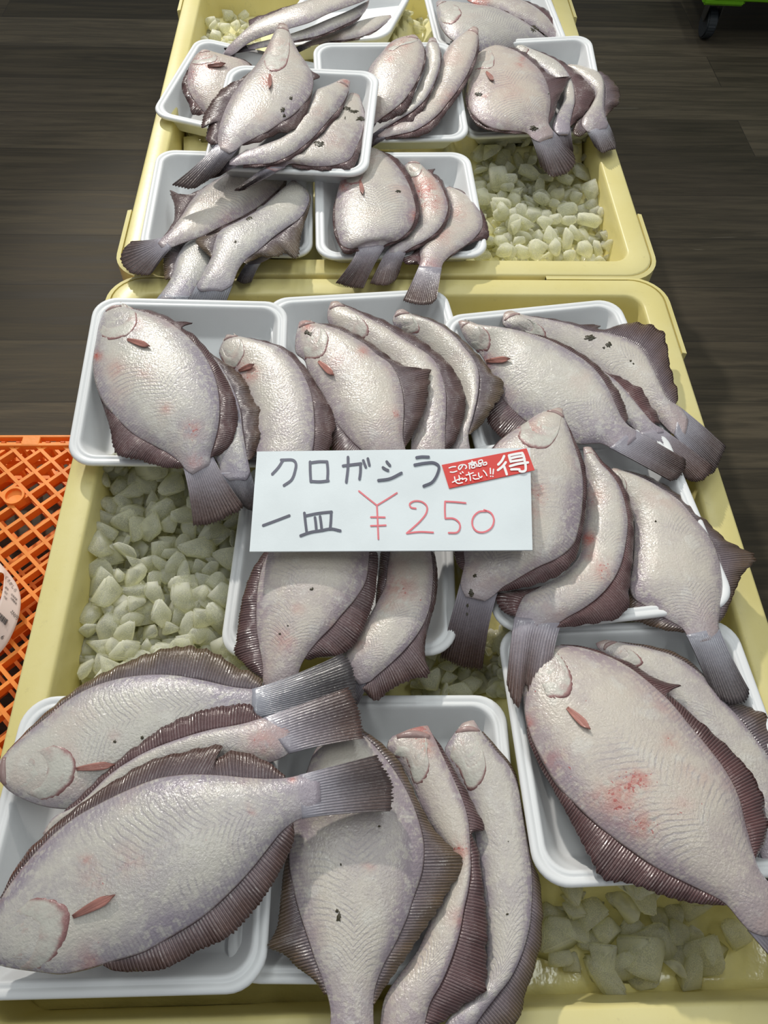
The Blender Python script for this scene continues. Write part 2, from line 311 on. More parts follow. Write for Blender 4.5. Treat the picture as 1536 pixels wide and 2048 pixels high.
# ------------------------------------------------------------------ the two yellow crates
BW, BL, BX = .785, .922, .052
CRATE_WALLS = [(.030, -.30), (.012, -.29), (.010, -.05), (.003, -.045), (.000, -.040), (.000, -.0035), (.0010, -.0010), (.0035, 0), (.016, .0003), (.0305, 0), (.0330, -.0012), (.0345, -.0045), (.036, -.016), (.050, -.16), (.060, -.168)]
def crate(yc, label):
    root = thing('fish_crate', label, 'crate', (BX, yc, 0), 'pale yellow fish crates')
    me = ring_loft(CRATE_WALLS, BW, BL, .045, 8); autosmooth(link('tub', me, M['crate'], root), 50)
    o = root.children[0]; o.location = (0, 0, RIM)
    for sx in (-1, 1):
        for sy in (-1, 1):                     # thickened corner guards that wrap each corner of the rim
            n = 8; pts = []
            for k in range(-1, n + 2):
                r = .047; cx, cy = sx * (BW / 2 - .045), sy * (BL / 2 - .045)
                if k == -1: p, q = (sx * (BW / 2 + .001), sy * (BL / 2 - .146)), (sx * (BW / 2 + .0075), sy * (BL / 2 - .146))
                elif k == n + 1: p, q = (sx * (BW / 2 - .165), sy * (BL / 2 + .001)), (sx * (BW / 2 - .165), sy * (BL / 2 + .0075))
                else:
                    a = math.pi / 2 * k / n; p = (cx + sx * .046 * math.cos(a), cy + sy * .046 * math.sin(a)); q = (cx + sx * .0525 * math.cos(a), cy + sy * .0525 * math.sin(a))
                pts.append((p, q))
            V = []; f = []
            for p, q in pts: V += [(*p, -.0008), (*q, -.0022), (*q, -.05), (*p, -.05)]
            for i in range(len(pts) - 1):
                for j in range(4): f.append((4 * i + j, 4 * i + (j + 1) % 4, 4 * i + 4 + (j + 1) % 4, 4 * i + 4 + j))
            f += [(3, 2, 1, 0), tuple(4 * (len(pts) - 1) + j for j in range(4))]
            me = mesh(V, f); recalc(me); g = autosmooth(link('corner_guard', me, M['crate'], root)); g.location = (0, 0, RIM)
    return root
NEAR_Y = .885 - BL / 2; FARC_Y = .8935 + BL / 2
crate(NEAR_Y, 'pale yellow plastic fish crate in front, holding the price card and eight trays')
crate(FARC_Y, 'pale yellow plastic fish crate behind, butted against the front crate')

# ------------------------------------------------------------------ foam trays
TW = .2490
TRAY_PROF = [(.034, -.043), (.031, -.0425), (.028, -.040), (.0105, -.009), (.004, -.0075), (.0008, -.006), (0, -.003), (.001, -.0008), (.003, 0), (.0058, -.0002), (.0072, -.0012), (.0082, -.0014), (.0094, -.0006), (.0116, -.0004), (.0134, -.002), (.0148, -.005), (.031, -.036), (.0335, -.0385), (.037, -.0393)]
TRAYS = [
 ('white foam tray overhanging the left rim of the front crate, under a speckled flounder', (-.2108, .6583, .0384), (.3, 6.6, 2.0)),
 ('white foam tray at the middle of the front crate back rim, above the price card', (.0205, .7056, .025), (7.9, -.8, 2.4)),
 ('white foam tray in the far right corner of the front crate', (.2538, .6755, .025), (7.2, .6, -1.1)),
 ('white foam tray half covered by the price card, beside the open ice on the left', (-.0161, .4295, .0042), (-2.4, .3, -6.3)),
 ('white foam tray at the right rim of the front crate, right of the price card', (.2563, .4472, .0363), (4.1, -3.4, -3.9)),
 ('white foam tray holding the large flounder with the red bruise', (.2709, .2068, .0342), (1.2, -4.7, -.6)),
 ('white foam tray under the biggest flounder, at the near left corner of the front crate', (-.1966, .1363, .0338), (-.3, -2.3, -3.5)),
 ('white foam tray between the two nearest outer trays, with three fish pointing away', (.0185, .1396, .0153), (-2.1, -4.9, -3.2)),
 ('white foam tray stacked on top of the other trays in the rear crate', (-.0918, 1.1688, .0743), (-5.4, 5.4, -1.1)),
 ('white foam tray in the middle of the rear crate, behind the topmost stacked tray', (.0601, 1.3042, .0461), (3.1, 7.5, .4)),
 ('white foam tray on the right of the rear crate, with tails hanging above loose ice', (.308, 1.3581, .029), (-.3, 8.3, -4.3)),
 ('white foam tray in the near left corner of the rear crate', (-.1871, 1.0393, .018), (1.1, .3, 2.1)),
 ('white foam tray at the rear crate front rim, left of the loose ice', (.0655, 1.0239, .0285), (1.9, 1.1, .4)),
]
def tray_mat(loc, ang):
    a, b, c = map(math.radians, ang)
    return Matrix.Translation((loc[0], loc[1], loc[2] + RIM)) @ Matrix.Rotation(a, 4, 'Z') @ Matrix.Rotation(b, 4, 'X') @ Matrix.Rotation(c, 4, 'Y')
p3 = un((472, 165), .022)
TRAYS += [('white foam tray at the far end of the rear crate, mostly under long stacked fish', (-.015, 1.632, .022), (-18, 2, -14)),
          ('white foam tray in the far right corner of the rear crate', (.266, 1.602, .040), (4.7, 3, 0)),
          ('white foam tray tilted against the left wall of the rear crate', (p3[0] + .012, p3[1], .012), (-13, 2, 5))]
tray_me = None; TM = []
for lab, loc, ang in TRAYS:
    if tray_me is None:
        tray_me = ring_loft(TRAY_PROF, TW, TW, .030, 8); o = link('foam_tray', tray_me, M['foam'])
    else:
        o = bpy.data.objects.new('foam_tray', tray_me); COL.objects.link(o)
    m = tray_mat(loc, ang); o.matrix_world = m; TM.append(m); tag(o, lab, 'tray', 'white foam trays of flounder')

# ------------------------------------------------------------------ ice
def hnoise(x, y, k): return math.sin(x * 61 + k) * math.cos(y * 47 - k * 2) * .5 + math.sin(x * 133 - y * 97 + k) * .3 + math.cos(y * 211 + x * 71) * .2
RESTING = [0, 1, 2, 3, 4, 5, 6, 7, 9, 10, 11, 12, 13, 14, 15]
def bed_z(x, y, low):
    base = low + .004 * hnoise(x, y, 1.3); up = []; inside = []
    for i in RESTING:
        q = TM[i].inverted() @ Vector((x, y, RIM)); w = TW / 2 - .036
        d = math.hypot(max(abs(q.x) - w, 0), max(abs(q.y) - w, 0))
        zb = (TM[i] @ Vector((max(-w, min(w, q.x)), max(-w, min(w, q.y)), -.0455))).z - RIM
        if d < .001: inside.append(zb)
        else: up.append(base + (zb - base) * max(0, 1 - d / .045) if zb > base else zb)
        if d < .04: inside.append(zb + d * .6)
    z = max([base] + up)
    return min([z] + inside)
def ice_bed(yc, low, label, mat='slush'):
    n, m = 84, 66; P = np.zeros((n, m, 3)); w, l = BW - .086, BL - .086
    for i in range(n):
        for j in range(m):
            x = BX - w / 2 + w * j / (m - 1); y = yc - l / 2 + l * i / (n - 1)
            P[i, j] = (x, y, RIM + max(-.15, bed_z(x, y, low(x, y))))
    o = link('crushed_ice', sheet(P, np.zeros((n, m, 2)), .004, None), M[mat]); return tag(o, label, 'ice', kind='stuff')
def low_near(x, y):
    t = max(0, min(1, (y - .12) / .12)); return -.092 + .032 * t
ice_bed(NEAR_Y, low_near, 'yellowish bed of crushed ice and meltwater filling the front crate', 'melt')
ice_bed(FARC_Y, lambda x, y: -.060, 'yellowish bed of crushed ice and meltwater filling the rear crate')
CH = []; BASES = []
for k in range(14):
    bm = bmesh.new(); n = RNG.randint(9, 15)
    for i in range(n):
        while True:
            v = Vector((RNG.uniform(-1, 1), RNG.uniform(-1, 1), RNG.uniform(-1, 1)))
            if max(abs(v.x), abs(v.y), abs(v.z)) > .72: break
        bm.verts.new((v.x * .5, v.y * .42, v.z * .25))
    r = bmesh.ops.convex_hull(bm, input=bm.verts); bmesh.ops.delete(bm, geom=[g for g in r['geom_interior'] if isinstance(g, bmesh.types.BMVert)], context='VERTS')
    bmesh.ops.dissolve_limit(bm, angle_limit=.15, verts=bm.verts, edges=bm.edges)
    bmesh.ops.bevel(bm, geom=bm.edges[:], offset=.045, segments=2, affect='EDGES', clamp_overlap=True)
    me = from_bm(bm); me.name = 'ice_chunk'; me.materials.append(M['ice']); me.shade_smooth(); CH.append(me)
    vv = np.empty(len(me.vertices) * 3); me.vertices.foreach_get('co', vv); BASES.append((vv.reshape(-1, 3), [list(p.vertices) for p in me.polygons]))
def inside(p, poly):
    c = False; n = len(poly)
    for i in range(n):
        a, b = poly[i], poly[i - 1]
        if (a[1] > p[1]) != (b[1] > p[1]) and p[0] < (b[0] - a[0]) * (p[1] - a[1]) / (b[1] - a[1]) + a[0]: c = not c
    return c
def low_at(x, y): return low_near(x, y) if y < .889 else -.060
def ice_patch(poly, z0, count, size, label, group, zr=.016, under=0, rest=None):
    xs = [p[0] for p in poly]; ys = [p[1] for p in poly]; made = []; tries = 0
    def spot():
        while True:
            p = (RNG.uniform(min(xs), max(xs)), RNG.uniform(min(ys), max(ys)))
            if inside(p, poly): return un(p, z0)
    V = []; Fc = []
    for i in range(under):                     # the deeper layer, too many and too covered to count
        q = spot(); k = RNG.uniform(.7, 1.2) * size; bv, bf = RNG.choice(BASES); R = np.array(Matrix.Rotation(RNG.uniform(0, 6.28), 3, 'Z') @ Matrix.Rotation(RNG.gauss(0, .5), 3, 'X'))
        z = bed_z(q[0], q[1], low_at(q[0], q[1])) + RNG.uniform(.0, .25) * k; b0 = len(V)
        V += [tuple(v) for v in (bv * k) @ R.T + np.array([q[0], q[1], z + RIM])]; Fc += [[j + b0 for j in f] for f in bf]
    if under: tag(link('crushed_ice', mesh(V, Fc), M['ice']), rest, 'ice', kind='stuff')
    while len(made) < count and tries < 9000:
        tries += 1; q = spot(); k = RNG.uniform(.75, 1.4) * size; dmin = .42 * size
        if any((q[0] - a[0]) ** 2 + (q[1] - a[1]) ** 2 < dmin * dmin for a in made): continue
        bz = bed_z(q[0], q[1], low_at(q[0], q[1])); near = [a for a in made if (q[0] - a[0]) ** 2 + (q[1] - a[1]) ** 2 < (1.0 * size) ** 2]
        z = bz + (.30 if zr > .01 else .14) * k + (.30 * size * len(near[:2]) if near else 0) * RNG.uniform(.4, 1); z = min(z, bz + zr + .30 * k)
        o = bpy.data.objects.new('ice_chunk', RNG.choice(CH)); COL.objects.link(o)
        o.location = (q[0], q[1], z + RIM); o.scale = (k, k * RNG.uniform(.85, 1.15), k); o.rotation_euler = (RNG.gauss(0, .45), RNG.gauss(0, .45), RNG.uniform(0, 6.28))
        made.append(q); tag(o, label, 'ice chunk', group)
ice_patch([(236, 965), (390, 945), (420, 1050), (490, 1010), (480, 1100), (452, 1300), (545, 1350), (500, 1380), (165, 1400), (185, 1270), (212, 1100)], -.06, 150, .034, 'cloudy ice chunk in the open patch left of the price card', 'loose ice chunks left of the price card', under=330, rest='smaller bits of ice below the loose chunks left of the price card')
ice_patch([(950, 290), (1060, 275), (1190, 315), (1235, 525), (950, 525)], -.055, 105, .033, 'clear ice chunk in the open patch at the rear crate right front corner', 'loose ice chunks in the right of the rear crate', under=260, rest='smaller bits of ice below the loose chunks at the right of the rear crate')
ice_patch([(1080, 1760), (1350, 1775), (1470, 1870), (1440, 1950), (1280, 1965), (1120, 1940), (1070, 1900)], -.09, 34, .036, 'half melted ice chunk in yellowish water under the bruised flounder tray', 'loose ice chunks at the near right of the front crate', zr=.004, under=14, rest='smaller bits of ice in the meltwater at the near right of the front crate')
ice_patch([(840, 1310), (1010, 1260), (1015, 1400), (820, 1395)], -.06, 16, .028, 'ice chunk in the shaded gap below the dark hanging tail', 'loose ice chunks in the shaded gap between trays', under=40, rest='smaller bits of ice in the shaded gap below the dark hanging tail')
ice_patch([(395, 45), (520, 35), (520, 100), (480, 125), (395, 125)], -.06, 22, .027, 'ice chunk in the far left corner of the rear crate', 'loose ice chunks at the far left of the rear crate', under=50, rest='smaller bits of ice in the far left corner of the rear crate')
ice_patch([(775, 25), (850, 20), (880, 90), (775, 95)], -.06, 9, .027, 'ice chunk in the gap between the two farthest trays', 'loose ice chunks between the farthest trays', under=30, rest='smaller bits of ice in the gap between the two farthest trays')

# ------------------------------------------------------------------ flounder
FG = 'flounders on foam trays'
def zq(z, s):
    """height along the body: snout, middle, tail base"""
    a, b, c = z; return a * 2 * (s - .5) * (s - 1) - b * 4 * s * (s - 1) + c * 2 * s * (s - .5)
def flounder(label, fr, a, b, z, r=.0, fa=None, fb=None, tail=None, gill=None, pec=None, mouth=True, col=(.3, .5, .3), mud=(), blood=(), th=1.0, droop=.004, notch=None):
    ze = z[3]; n, mt = 60, 19
    Pa = cr([px(fr, p) for p in a], n); Pb = cr([px(fr, p) for p in b], n); S = np.linspace(0, 1, n)
    rr = r * np.clip(np.minimum(S / .15, (1 - S) / .25), 0, 1)
    za = zq(z[:3], S) - rr; zb = zq(z[:3], S) + rr
    A = np.array([un(p, q) for p, q in zip(Pa, za)]); B = np.array([un(p, q) for p, q in zip(Pb, zb)])
    if tail:
        q = np.clip((S - .945) / .055, 0, 1)[:, None] ** 1.5 * .22; A, B = A * (1 - q) + B * q, B * (1 - q) + A * q
    wd = np.linalg.norm(B - A, axis=1); T = th * np.clip(.092 * wd + .0035 * np.clip(S / .06, 0, 1), 0, .36 * wd)
    T = T * (1 - .72 * np.clip((S - .88) / .12, 0, 1) ** 2); T = np.convolve(np.pad(T, 3, mode='edge'), np.ones(7) / 7, 'valid'); T[0] = min(T[0], wd[0] * .3)
    vs = (1 - np.cos(np.linspace(0, math.pi, mt))) / 2
    def surf(i, v): return A[i] * (1 - v) + B[i] * v + np.array([0, 0, T[i] * (1 - abs(2 * v - 1) ** 2.3) ** .8])
    root = thing('flounder', label, 'fish', (A[n // 2] + B[n // 2]) / 2, FG); org = np.array(root.location)
    V = []; uv = []; f = []; mi = []; k = 2 * mt - 2
    for i in range(n):
        for v in vs: V.append(surf(i, v)); uv.append((S[i], v))
        for v in vs[-2:0:-1]:
            V.append(A[i] * (1 - v) + B[i] * v - np.array([0, 0, .5 * T[i] * (1 - abs(2 * v - 1) ** 2.3) ** .8])); uv.append((S[i], v))
    for i in range(n - 1):
        for j in range(k):
            f.append((i * k + j, i * k + (j + 1) % k, (i + 1) * k + (j + 1) % k, (i + 1) * k + j)); mi.append(0 if j < mt - 1 else 1)
    f.append(tuple(range(k - 1, -1, -1))); mi.append(0); f.append(tuple((n - 1) * k + j for j in range(k))); mi.append(0)
    me = mesh(V, f, uv, mi, org); recalc(me); VP = pj(np.array(V))
    bl = np.zeros(len(V))
    for (bx, by, br, ba) in blood:
        c = px(fr, (bx, by)); d = np.linalg.norm(VP - c, axis=1) / (br * FR[fr][2]); bl = np.maximum(bl, min(1.3, ba * 1.3) * np.exp(-d * d))
    at = me.attributes.new('blood', 'FLOAT', 'POINT'); at.data.foreach_set('value', bl.astype(np.float32))
    link('body', me, [M['skin'], M['dark']], root, color=col)
    # dense lookup of the upper surface by pixel
    gv = np.linspace(0, 1, 41); G = np.array([[surf(i, v) for v in gv] for i in range(n)]).reshape(-1, 3); GP = pj(G)
    def on(p, lift=0.0):
        d = np.linalg.norm(GP - p, axis=1); ii = np.argsort(d)[:4]; w = 1 / (d[ii] + .4)
        zz = float((G[ii, 2] * w).sum() / w.sum()); return un(p, zz - RIM + lift)
    def fin(name, edge, zedge, other, pts):
        Q = [px(fr, p) for p in pts]; e = cr(edge, 400)
        i0 = int(np.argmin(np.linalg.norm(e - Q[0], axis=1))); i1 = int(np.argmin(np.linalg.norm(e - Q[-1], axis=1)))
        if i1 - i0 < 20: i1 = min(399, i0 + 60)
        m = 120; eb = e[np.linspace(i0, i1, m).astype(int)]; sb = np.linspace(i0, i1, m) / 399
        O = cr(Q, m); zs = np.interp(sb, S, zedge)
        inn = np.stack([np.interp(sb, S, other[:, c]) for c in range(3)], 1)
        base = np.array([un(p, q) for p, q in zip(eb, zs)]); width = np.linalg.norm(O - eb, axis=1)
        base = base * .95 + inn * .05 - np.array([0, 0, .0008])
        rays = np.linalg.norm(np.diff(base, axis=0), axis=1).sum() / .0025
        ux = np.linspace(0, rays, m); dz = droop * np.clip(width / 12, .15, 1)
        out = []; rows = 7
        ph = NR.uniform(0, 6.28)
        for j in range(m):
            tip = 1 + .035 * math.sin(2 * math.pi * ux[j]) + .05 * NR.uniform(-.5, .5)
            zo = zs[j] - dz[j] + .0018 * math.sin(sb[j] * 41 + ph)
            p = eb[j] + (O[j] - eb[j]) * tip; out.append(un(p, zo))
        out = np.array(out); P = np.zeros((m, rows, 3)); U = np.zeros((m, rows, 2))
        for q in range(rows):
            t = q / (rows - 1); P[:, q] = base * (1 - t) + out * t
            P[:, q, 2] += .0022 * math.sin(math.pi * t) * np.clip(width / 14, .1, 1) + .0009 * t * np.sin(sb * 90 + ph * 2) * np.clip(width / 14, 0, 1)
            U[:, q, 0] = ux; U[:, q, 1] = t
        link(name, sheet(P, U, .0009, org), M['fin'], root, color=col)
    if fa: fin('anal_fin', Pa, za, B, fa)
    if fb: fin('dorsal_fin', Pb, zb, A, fb)
    if tail:
        m, rows = 64, 16; Q = cr([px(fr, p) for p in tail], m); tb = np.linspace(0, 1, m)
        kb = -4; ba = Pa[kb]; bb = Pb[kb]
        base = ba[None] * (1 - tb[:, None]) + bb[None] * tb[:, None]; base = base + (base - Q) * 0.0
        da = (Pa[-1] - Pa[-8]); db = (Pb[-1] - Pb[-8]); da = da / (np.linalg.norm(da) + 1e-6); db = db / (np.linalg.norm(db) + 1e-6)
        P = np.zeros((m, rows, 3)); U = np.zeros((m, rows, 2)); zb0 = z[2]; rays = 17; ph = NR.uniform(0, 6.28)
        for j in range(m):
            tip = 1 + .012 * math.sin(2 * math.pi * rays * tb[j]) + .014 * NR.uniform(-1, 1); L = np.linalg.norm(Q[j] - base[j])
            d0 = da * (1 - tb[j]) + db * tb[j]; d0 = .3 * d0 / (np.linalg.norm(d0) + 1e-6) + .7 * (Q[j] - base[j]) / (L + 1e-6)
            c1 = base[j] + d0 * L * .38; end = base[j] + (Q[j] - base[j]) * tip
            for q in range(rows):
                t = q / (rows - 1); p = base[j] * (1 - t) ** 2 + 2 * c1 * t * (1 - t) + end * t * t
                zz = zb0 + (ze - zb0) * (t * t * .6 + t * .4) + (1 - t) ** 2 * (T[kb] * .93 * (1 - abs(2 * tb[j] - 1) ** 2.3) ** .8 - .0004) + .0022 * t * math.sin(tb[j] * 7 + ph) + .0006 * t * math.sin(2 * math.pi * rays * tb[j])
                P[j, q] = un(p, zz); U[j, q] = (tb[j] * rays, t)
        link('tail_fin', sheet(P, U, .0016, org), M['tail'], root, color=col)
    sn = (Pa[0] + Pb[0]) / 2
    if gill:
        g = cr([px(fr, p) for p in gill], 28); m, rows = 28, 14; P = np.zeros((m, rows, 3)); U = np.zeros((m, rows, 2)); gm = g.mean(0)
        for j in range(m):
            e0 = abs(2 * j / (m - 1) - 1); st = sn * .80 + gm * .20 + (g[j] - gm) * .42
            for q in range(rows):
                t = q / (rows - 1); p = st + (g[j] - st) * t
                lift = .0012 * min(1, t * 1.6) * (1 - .45 * e0 ** 4) * (1 - max(0, t - .86) * 4.5) - .0005 - .0012 * math.exp(-((t - .46) / .07) ** 2)
                P[j, q] = on(p, lift); U[j, q] = (j / (m - 1), t)
        link('gill_cover', sheet(P, U, .0025, org), M['gill'], root, color=col)
    if pec:
        p0, p1 = px(fr, pec[0]), px(fr, pec[1]); d = p1 - p0; nn = np.array([-d[1], d[0]]) * (pec[2] if len(pec) > 2 else .22); m, rows = 9, 10; P = np.zeros((m, rows, 3)); U = np.zeros((m, rows, 2))
        for j in range(m):
            e0 = 2 * j / (m - 1) - 1
            for q in range(rows):
                t = q / (rows - 1); w = (.20 + .40 * math.sin(math.pi * min(t * .66 + .02, 1))) * (1 - max(0, (t - .72) / .28) ** 2.2 * .72)
                P[j, q] = on(p0 + d * t * (1 - .10 * e0 * e0) + nn * e0 * w, .0018 + .0022 * t + .0006 * math.cos(e0 * 14)); U[j, q] = (j, t)
        link('pectoral_fin', sheet(P, U, .0012, org), M['pec'], root, color=col)
    if mouth:
        i1 = 3; w0 = [on(Pa[i1] * (1 - t) + Pb[i1] * t + (sn - (Pa[i1] + Pb[i1]) / 2) * (1 - (2 * t - 1) ** 2) * .5, -.0008) for t in np.linspace(.16, .84, 9)]
        rad = [max(.0014, min(.0042, .15 * np.linalg.norm(w0[-1] - w0[0]))) * (.55 + .45 * math.sin(math.pi * t)) for t in np.linspace(.05, .95, 9)]
        link('mouth', tube(w0, rad, 8, org, .8), M['lip'], root, color=col)
    for (mx, my, ms, el) in mud:
        c = px(fr, (mx, my)); ms *= FR[fr][2]; m, rows = 20, 4; P = np.zeros((m + 1, rows, 3)); U = np.zeros((m + 1, rows, 2)); js = NR.uniform(.55, 1.25, m); js = np.r_[js, js[0]]
        for j in range(m + 1):
            ang = 2 * math.pi * j / m
            for q in range(rows):
                t = q / (rows - 1) * .96 + .04; p = c + ms * t * js[j] * np.array([math.cos(ang) * (el if el > 0 else 1), math.sin(ang) * (1 if el > 0 else -el)]); P[j, q] = on(p, .0009 - .0006 * t)
        link('weed_smear', sheet(P, U, .0009, org), M['mud'], root)
    return root

# ------------------------------------------------------------------ the fish, tray by tray (front crate)
flounder('big red specked flounder alone in front on the tray overhanging the front crate left rim', 'C',
 a=[(240,138),(190,215),(168,320),(150,440),(162,550),(200,650),(270,740),(370,835),(480,895),(570,945),(632,1000),(652,1065)],
 b=[(268,132),(350,152),(450,180),(560,225),(660,300),(750,400),(810,520),(835,650),(830,780),(806,880),(790,940),(812,985)],
 z=(.050,.062,.050,.030), r=.006, fa=[(150,440),(160,545),(198,660),(240,790),(278,935),(390,965),(500,1000),(600,1015),(640,1010)],
 fb=[(335,150),(470,165),(555,198),(605,222),(690,229),(625,246),(700,300),(790,405),(868,530),(920,650),(935,740),(912,850),(855,930),(796,950)],
 tail=[(690,1320),(760,1318),(830,1295),(890,1262),(940,1238),(962,1212)], gill=[(182,292),(228,322),(300,312),(345,292),(385,240),(388,185),(365,150)], pec=((335,318),(458,354),.2),
 col=(.45,.35,.25), blood=[(275,480,50,.5),(430,490,45,.45),(545,690,40,.6),(690,810,60,.55),(700,980,50,.5),(172,410,28,1.3),(385,235,35,.6)])
flounder('flounder squeezed under the big speckled one, only its dark fin and tail showing', 'C',
 a=[(600,300),(590,420),(600,560),(660,720),(760,900),(820,980),(850,1080)], b=[(640,290),(730,350),(830,450),(900,570),(945,700),(960,820),(985,960),(1010,1080)],
 z=(.035,.044,.044,.028), r=.008, fb=[(700,330),(830,425),(905,475),(965,530),(1012,630),(1062,720),(1052,830),(1030,920),(1010,960),(990,970)],
 tail=[(950,1210),(990,1235),(1030,1240),(1060,1230)], mouth=False, col=(.2,.2,.6))
flounder('pale flounder lying over the right rim of the tray that overhangs the left', 'C',
 a=[(866,300),(830,385),(850,440),(915,490),(960,600),(1000,720),(1020,850),(1035,960),(1065,1080)], b=[(900,298),(960,308),(1060,332),(1150,362),(1232,430),(1292,520),(1330,620),(1345,740),(1345,850),(1325,960),(1260,1080)],
 z=(.036,.048,.050,.045), r=.007, fb=[(940,303),(1100,333),(1210,380),(1292,465),(1372,590),(1432,690),(1456,770),(1436,860),(1425,920),(1390,1000),(1300,1040)],
 tail=[(1080,1250),(1150,1260),(1260,1240)], gill=[(832,395),(870,470),(915,478),(945,440),(968,390),(960,330)], pec=((935,488),(1020,452),.25), col=(.35,.55,.35), blood=[(1000,500,55,.7),(940,440,40,.5)])
flounder('flounder with a black smear on its cheek, above the price card', 'D',
 a=[(108,212),(88,300),(92,390),(140,432),(158,490),(200,560),(250,640),(292,740),(370,850),(440,920),(540,1000)], b=[(170,205),(230,222),(320,248),(410,293),(490,340),(560,400),(620,440),(660,492),(690,570),(705,660),(705,760),(700,860),(712,925),(735,1000)],
 z=(.040,.055,.054,.045), r=.008, fb=[(215,216),(330,230),(430,276),(520,330),(600,392),(680,445),(740,466),(790,472),(848,480),(848,560),(832,680),(792,780),(745,870),(712,922)],
 fa=[(285,740),(285,800),(285,870),(300,945),(380,1010),(450,1010),(500,975)], tail=[(560,1160),(640,1180),(740,1160)], gill=[(142,424),(205,420),(248,400),(272,340),(276,290),(258,258)], pec=((218,432),(308,512),.25),
 col=(.45,.7,.45), mud=[(152,268,13,1),(168,278,12,1.4)], blood=[(470,380,36,.7),(655,735,22,1.0),(150,225,40,.9),(320,430,50,.4),(230,340,40,.5)])
flounder('middle one of the three leaning flounders above the price card', 'D',
 a=[(288,100),(270,150),(276,215),(330,280),(430,350),(560,440),(650,540),(720,700),(745,850),(745,940),(765,1020)], b=[(340,98),(380,125),(470,170),(560,215),(650,270),(740,330),(830,385),(880,430),(920,510),(945,620),(945,730),(940,850),(940,930),(930,1020)],
 z=(.036,.042,.046,.040), r=.008, fb=[(350,102),(480,156),(580,192),(680,245),(780,300),(870,365),(940,420),(1000,500),(1040,590),(1055,680),(1045,770),(1012,860),(985,910),(942,940)],
 tail=[(770,1160),(850,1180),(940,1160)], gill=[(430,330),(490,300),(508,262),(490,215),(455,180)], col=(.2,.75,.4))
flounder('narrow flounder with an olive frayed fin, third of the three leaning above the price card', 'D',
 a=[(660,150),(640,192),(650,230),(720,290),(800,350),(880,430),(950,530),(1000,640),(1000,760),(975,850),(960,930),(960,1010)], b=[(710,140),(760,170),(850,200),(930,240),(1000,298),(1050,358),(1100,420),(1130,500),(1130,590),(1115,680),(1095,760),(1072,850),(1085,950),(1090,1010)],
 z=(.024,.032,.036,.034), r=.010, fb=[(745,162),(870,195),(950,236),(1030,300),(1100,368),(1150,420),(1210,500),(1265,545),(1265,625),(1222,680),(1180,750),(1130,810),(1080,850)],
 tail=[(960,1140),(1030,1150),(1090,1140)], gill=[(700,285),(760,280),(795,262),(788,225),(770,190)], col=(.2,.55,.9))
flounder('long chevron flanked flounder whose brown grey tail hangs over the tray beside the price card', 'E',
 a=[(38,190),(55,240),(85,290),(130,330),(155,365),(185,430),(215,510),(300,610),(400,680),(490,722),(585,748),(690,746),(770,790)], b=[(62,186),(130,203),(230,214),(330,234),(440,268),(540,318),(620,370),(680,430),(730,510),(760,580),(785,630),(820,668),(884,694)],
 z=(.032,.042,.054,.050), r=.012, fb=[(300,228),(450,262),(560,312),(650,370),(720,440),(772,515),(800,585),(812,630),(800,645)],
 fa=[(170,560),(172,640),(230,710),(330,735),(450,722),(480,716)], tail=[(1005,912),(1042,895),(1062,865),(1072,840),(1068,812)], gill=[(125,325),(170,322),(185,290),(180,248),(152,212)], pec=((165,368),(275,356),.2),
 col=(.3,.45,.35), blood=[(170,370,40,.6),(780,770,40,.5)])
flounder('flounder sandwiched between two long ones in the far right tray, wine red fin showing', 'E',
 a=[(300,260),(420,380),(560,520),(700,630),(800,652),(890,720)], b=[(330,240),(450,290),(640,380),(760,462),(830,540),(880,600),(930,655),(1000,690)],
 z=(.024,.030,.036,.030), r=.004, fb=[(520,320),(620,375),(700,420),(810,450),(890,490),(920,560),(945,620),(955,652),(930,655)],
 tail=[(1070,900),(1100,912),(1140,910),(1180,880),(1196,845)], mouth=False, col=(.35,.4,.1))
flounder('flounder with two black smears on its back and a big raised fin', 'E',
 a=[(246,150),(238,180),(244,208),(320,240),(420,290),(540,340),(660,415),(780,500),(880,580),(950,640),(1000,690),(1062,742)], b=[(292,143),(350,163),(450,180),(560,205),(640,232),(720,242),(800,268),(870,310),(920,390),(960,480),(990,540),(1032,568),(1090,602)],
 z=(.026,.030,.034,.026), r=.006, fb=[(345,160),(480,178),(600,202),(690,206),(668,222),(720,220),(790,198),(850,194),(920,206),(970,240),(990,310),(1002,390),(1030,490),(1040,540),(1028,562)],
 tail=[(1185,882),(1205,868),(1222,832),(1240,792),(1256,755)], gill=[(360,255),(410,278),(438,268),(432,230),(400,200),(372,190)], mud=[(640,262,13,2.0),(722,294,13,1),(700,308,6,1),(822,368,5,1),(835,380,4,1)], col=(.4,.6,.5))
flounder('flounder partly under the right end of the price card, beneath the red sticker', 'E',
 a=[(472,586),(400,610),(340,650),(250,710),(200,760),(150,860),(105,1000),(80,1120),(60,1220),(64,1290),(52,1350),(34,1430)], b=[(512,588),(528,640),(562,740),(592,830),(607,920),(605,1010),(590,1120),(565,1200),(500,1262),(400,1308),(300,1365),(225,1412),(195,1470)],
 z=(.075,.068,.050,-.012), r=.006, fb=[(528,640),(575,740),(610,830),(624,920),(620,1020),(612,1100),(592,1200),(568,1272),(500,1340),(400,1382),(300,1405),(222,1418)],
 fa=[(300,672),(215,738),(150,820),(90,940),(45,1060),(20,1180),(28,1280),(58,1320)], tail=[(-46,1716),(-10,1730),(40,1752),(90,1765),(148,1772)], gill=[(306,672),(316,730),(368,764),(440,765),(485,715),(502,650),(508,612)],
 mud=[(95,1425,18,.7),(80,1480,9,.6),(78,1520,8,.5),(115,1345,9,1)], col=(.5,.6,.2), blood=[(390,960,50,.6),(380,1050,40,.55),(395,990,30,.7),(370,690,60,.6)])
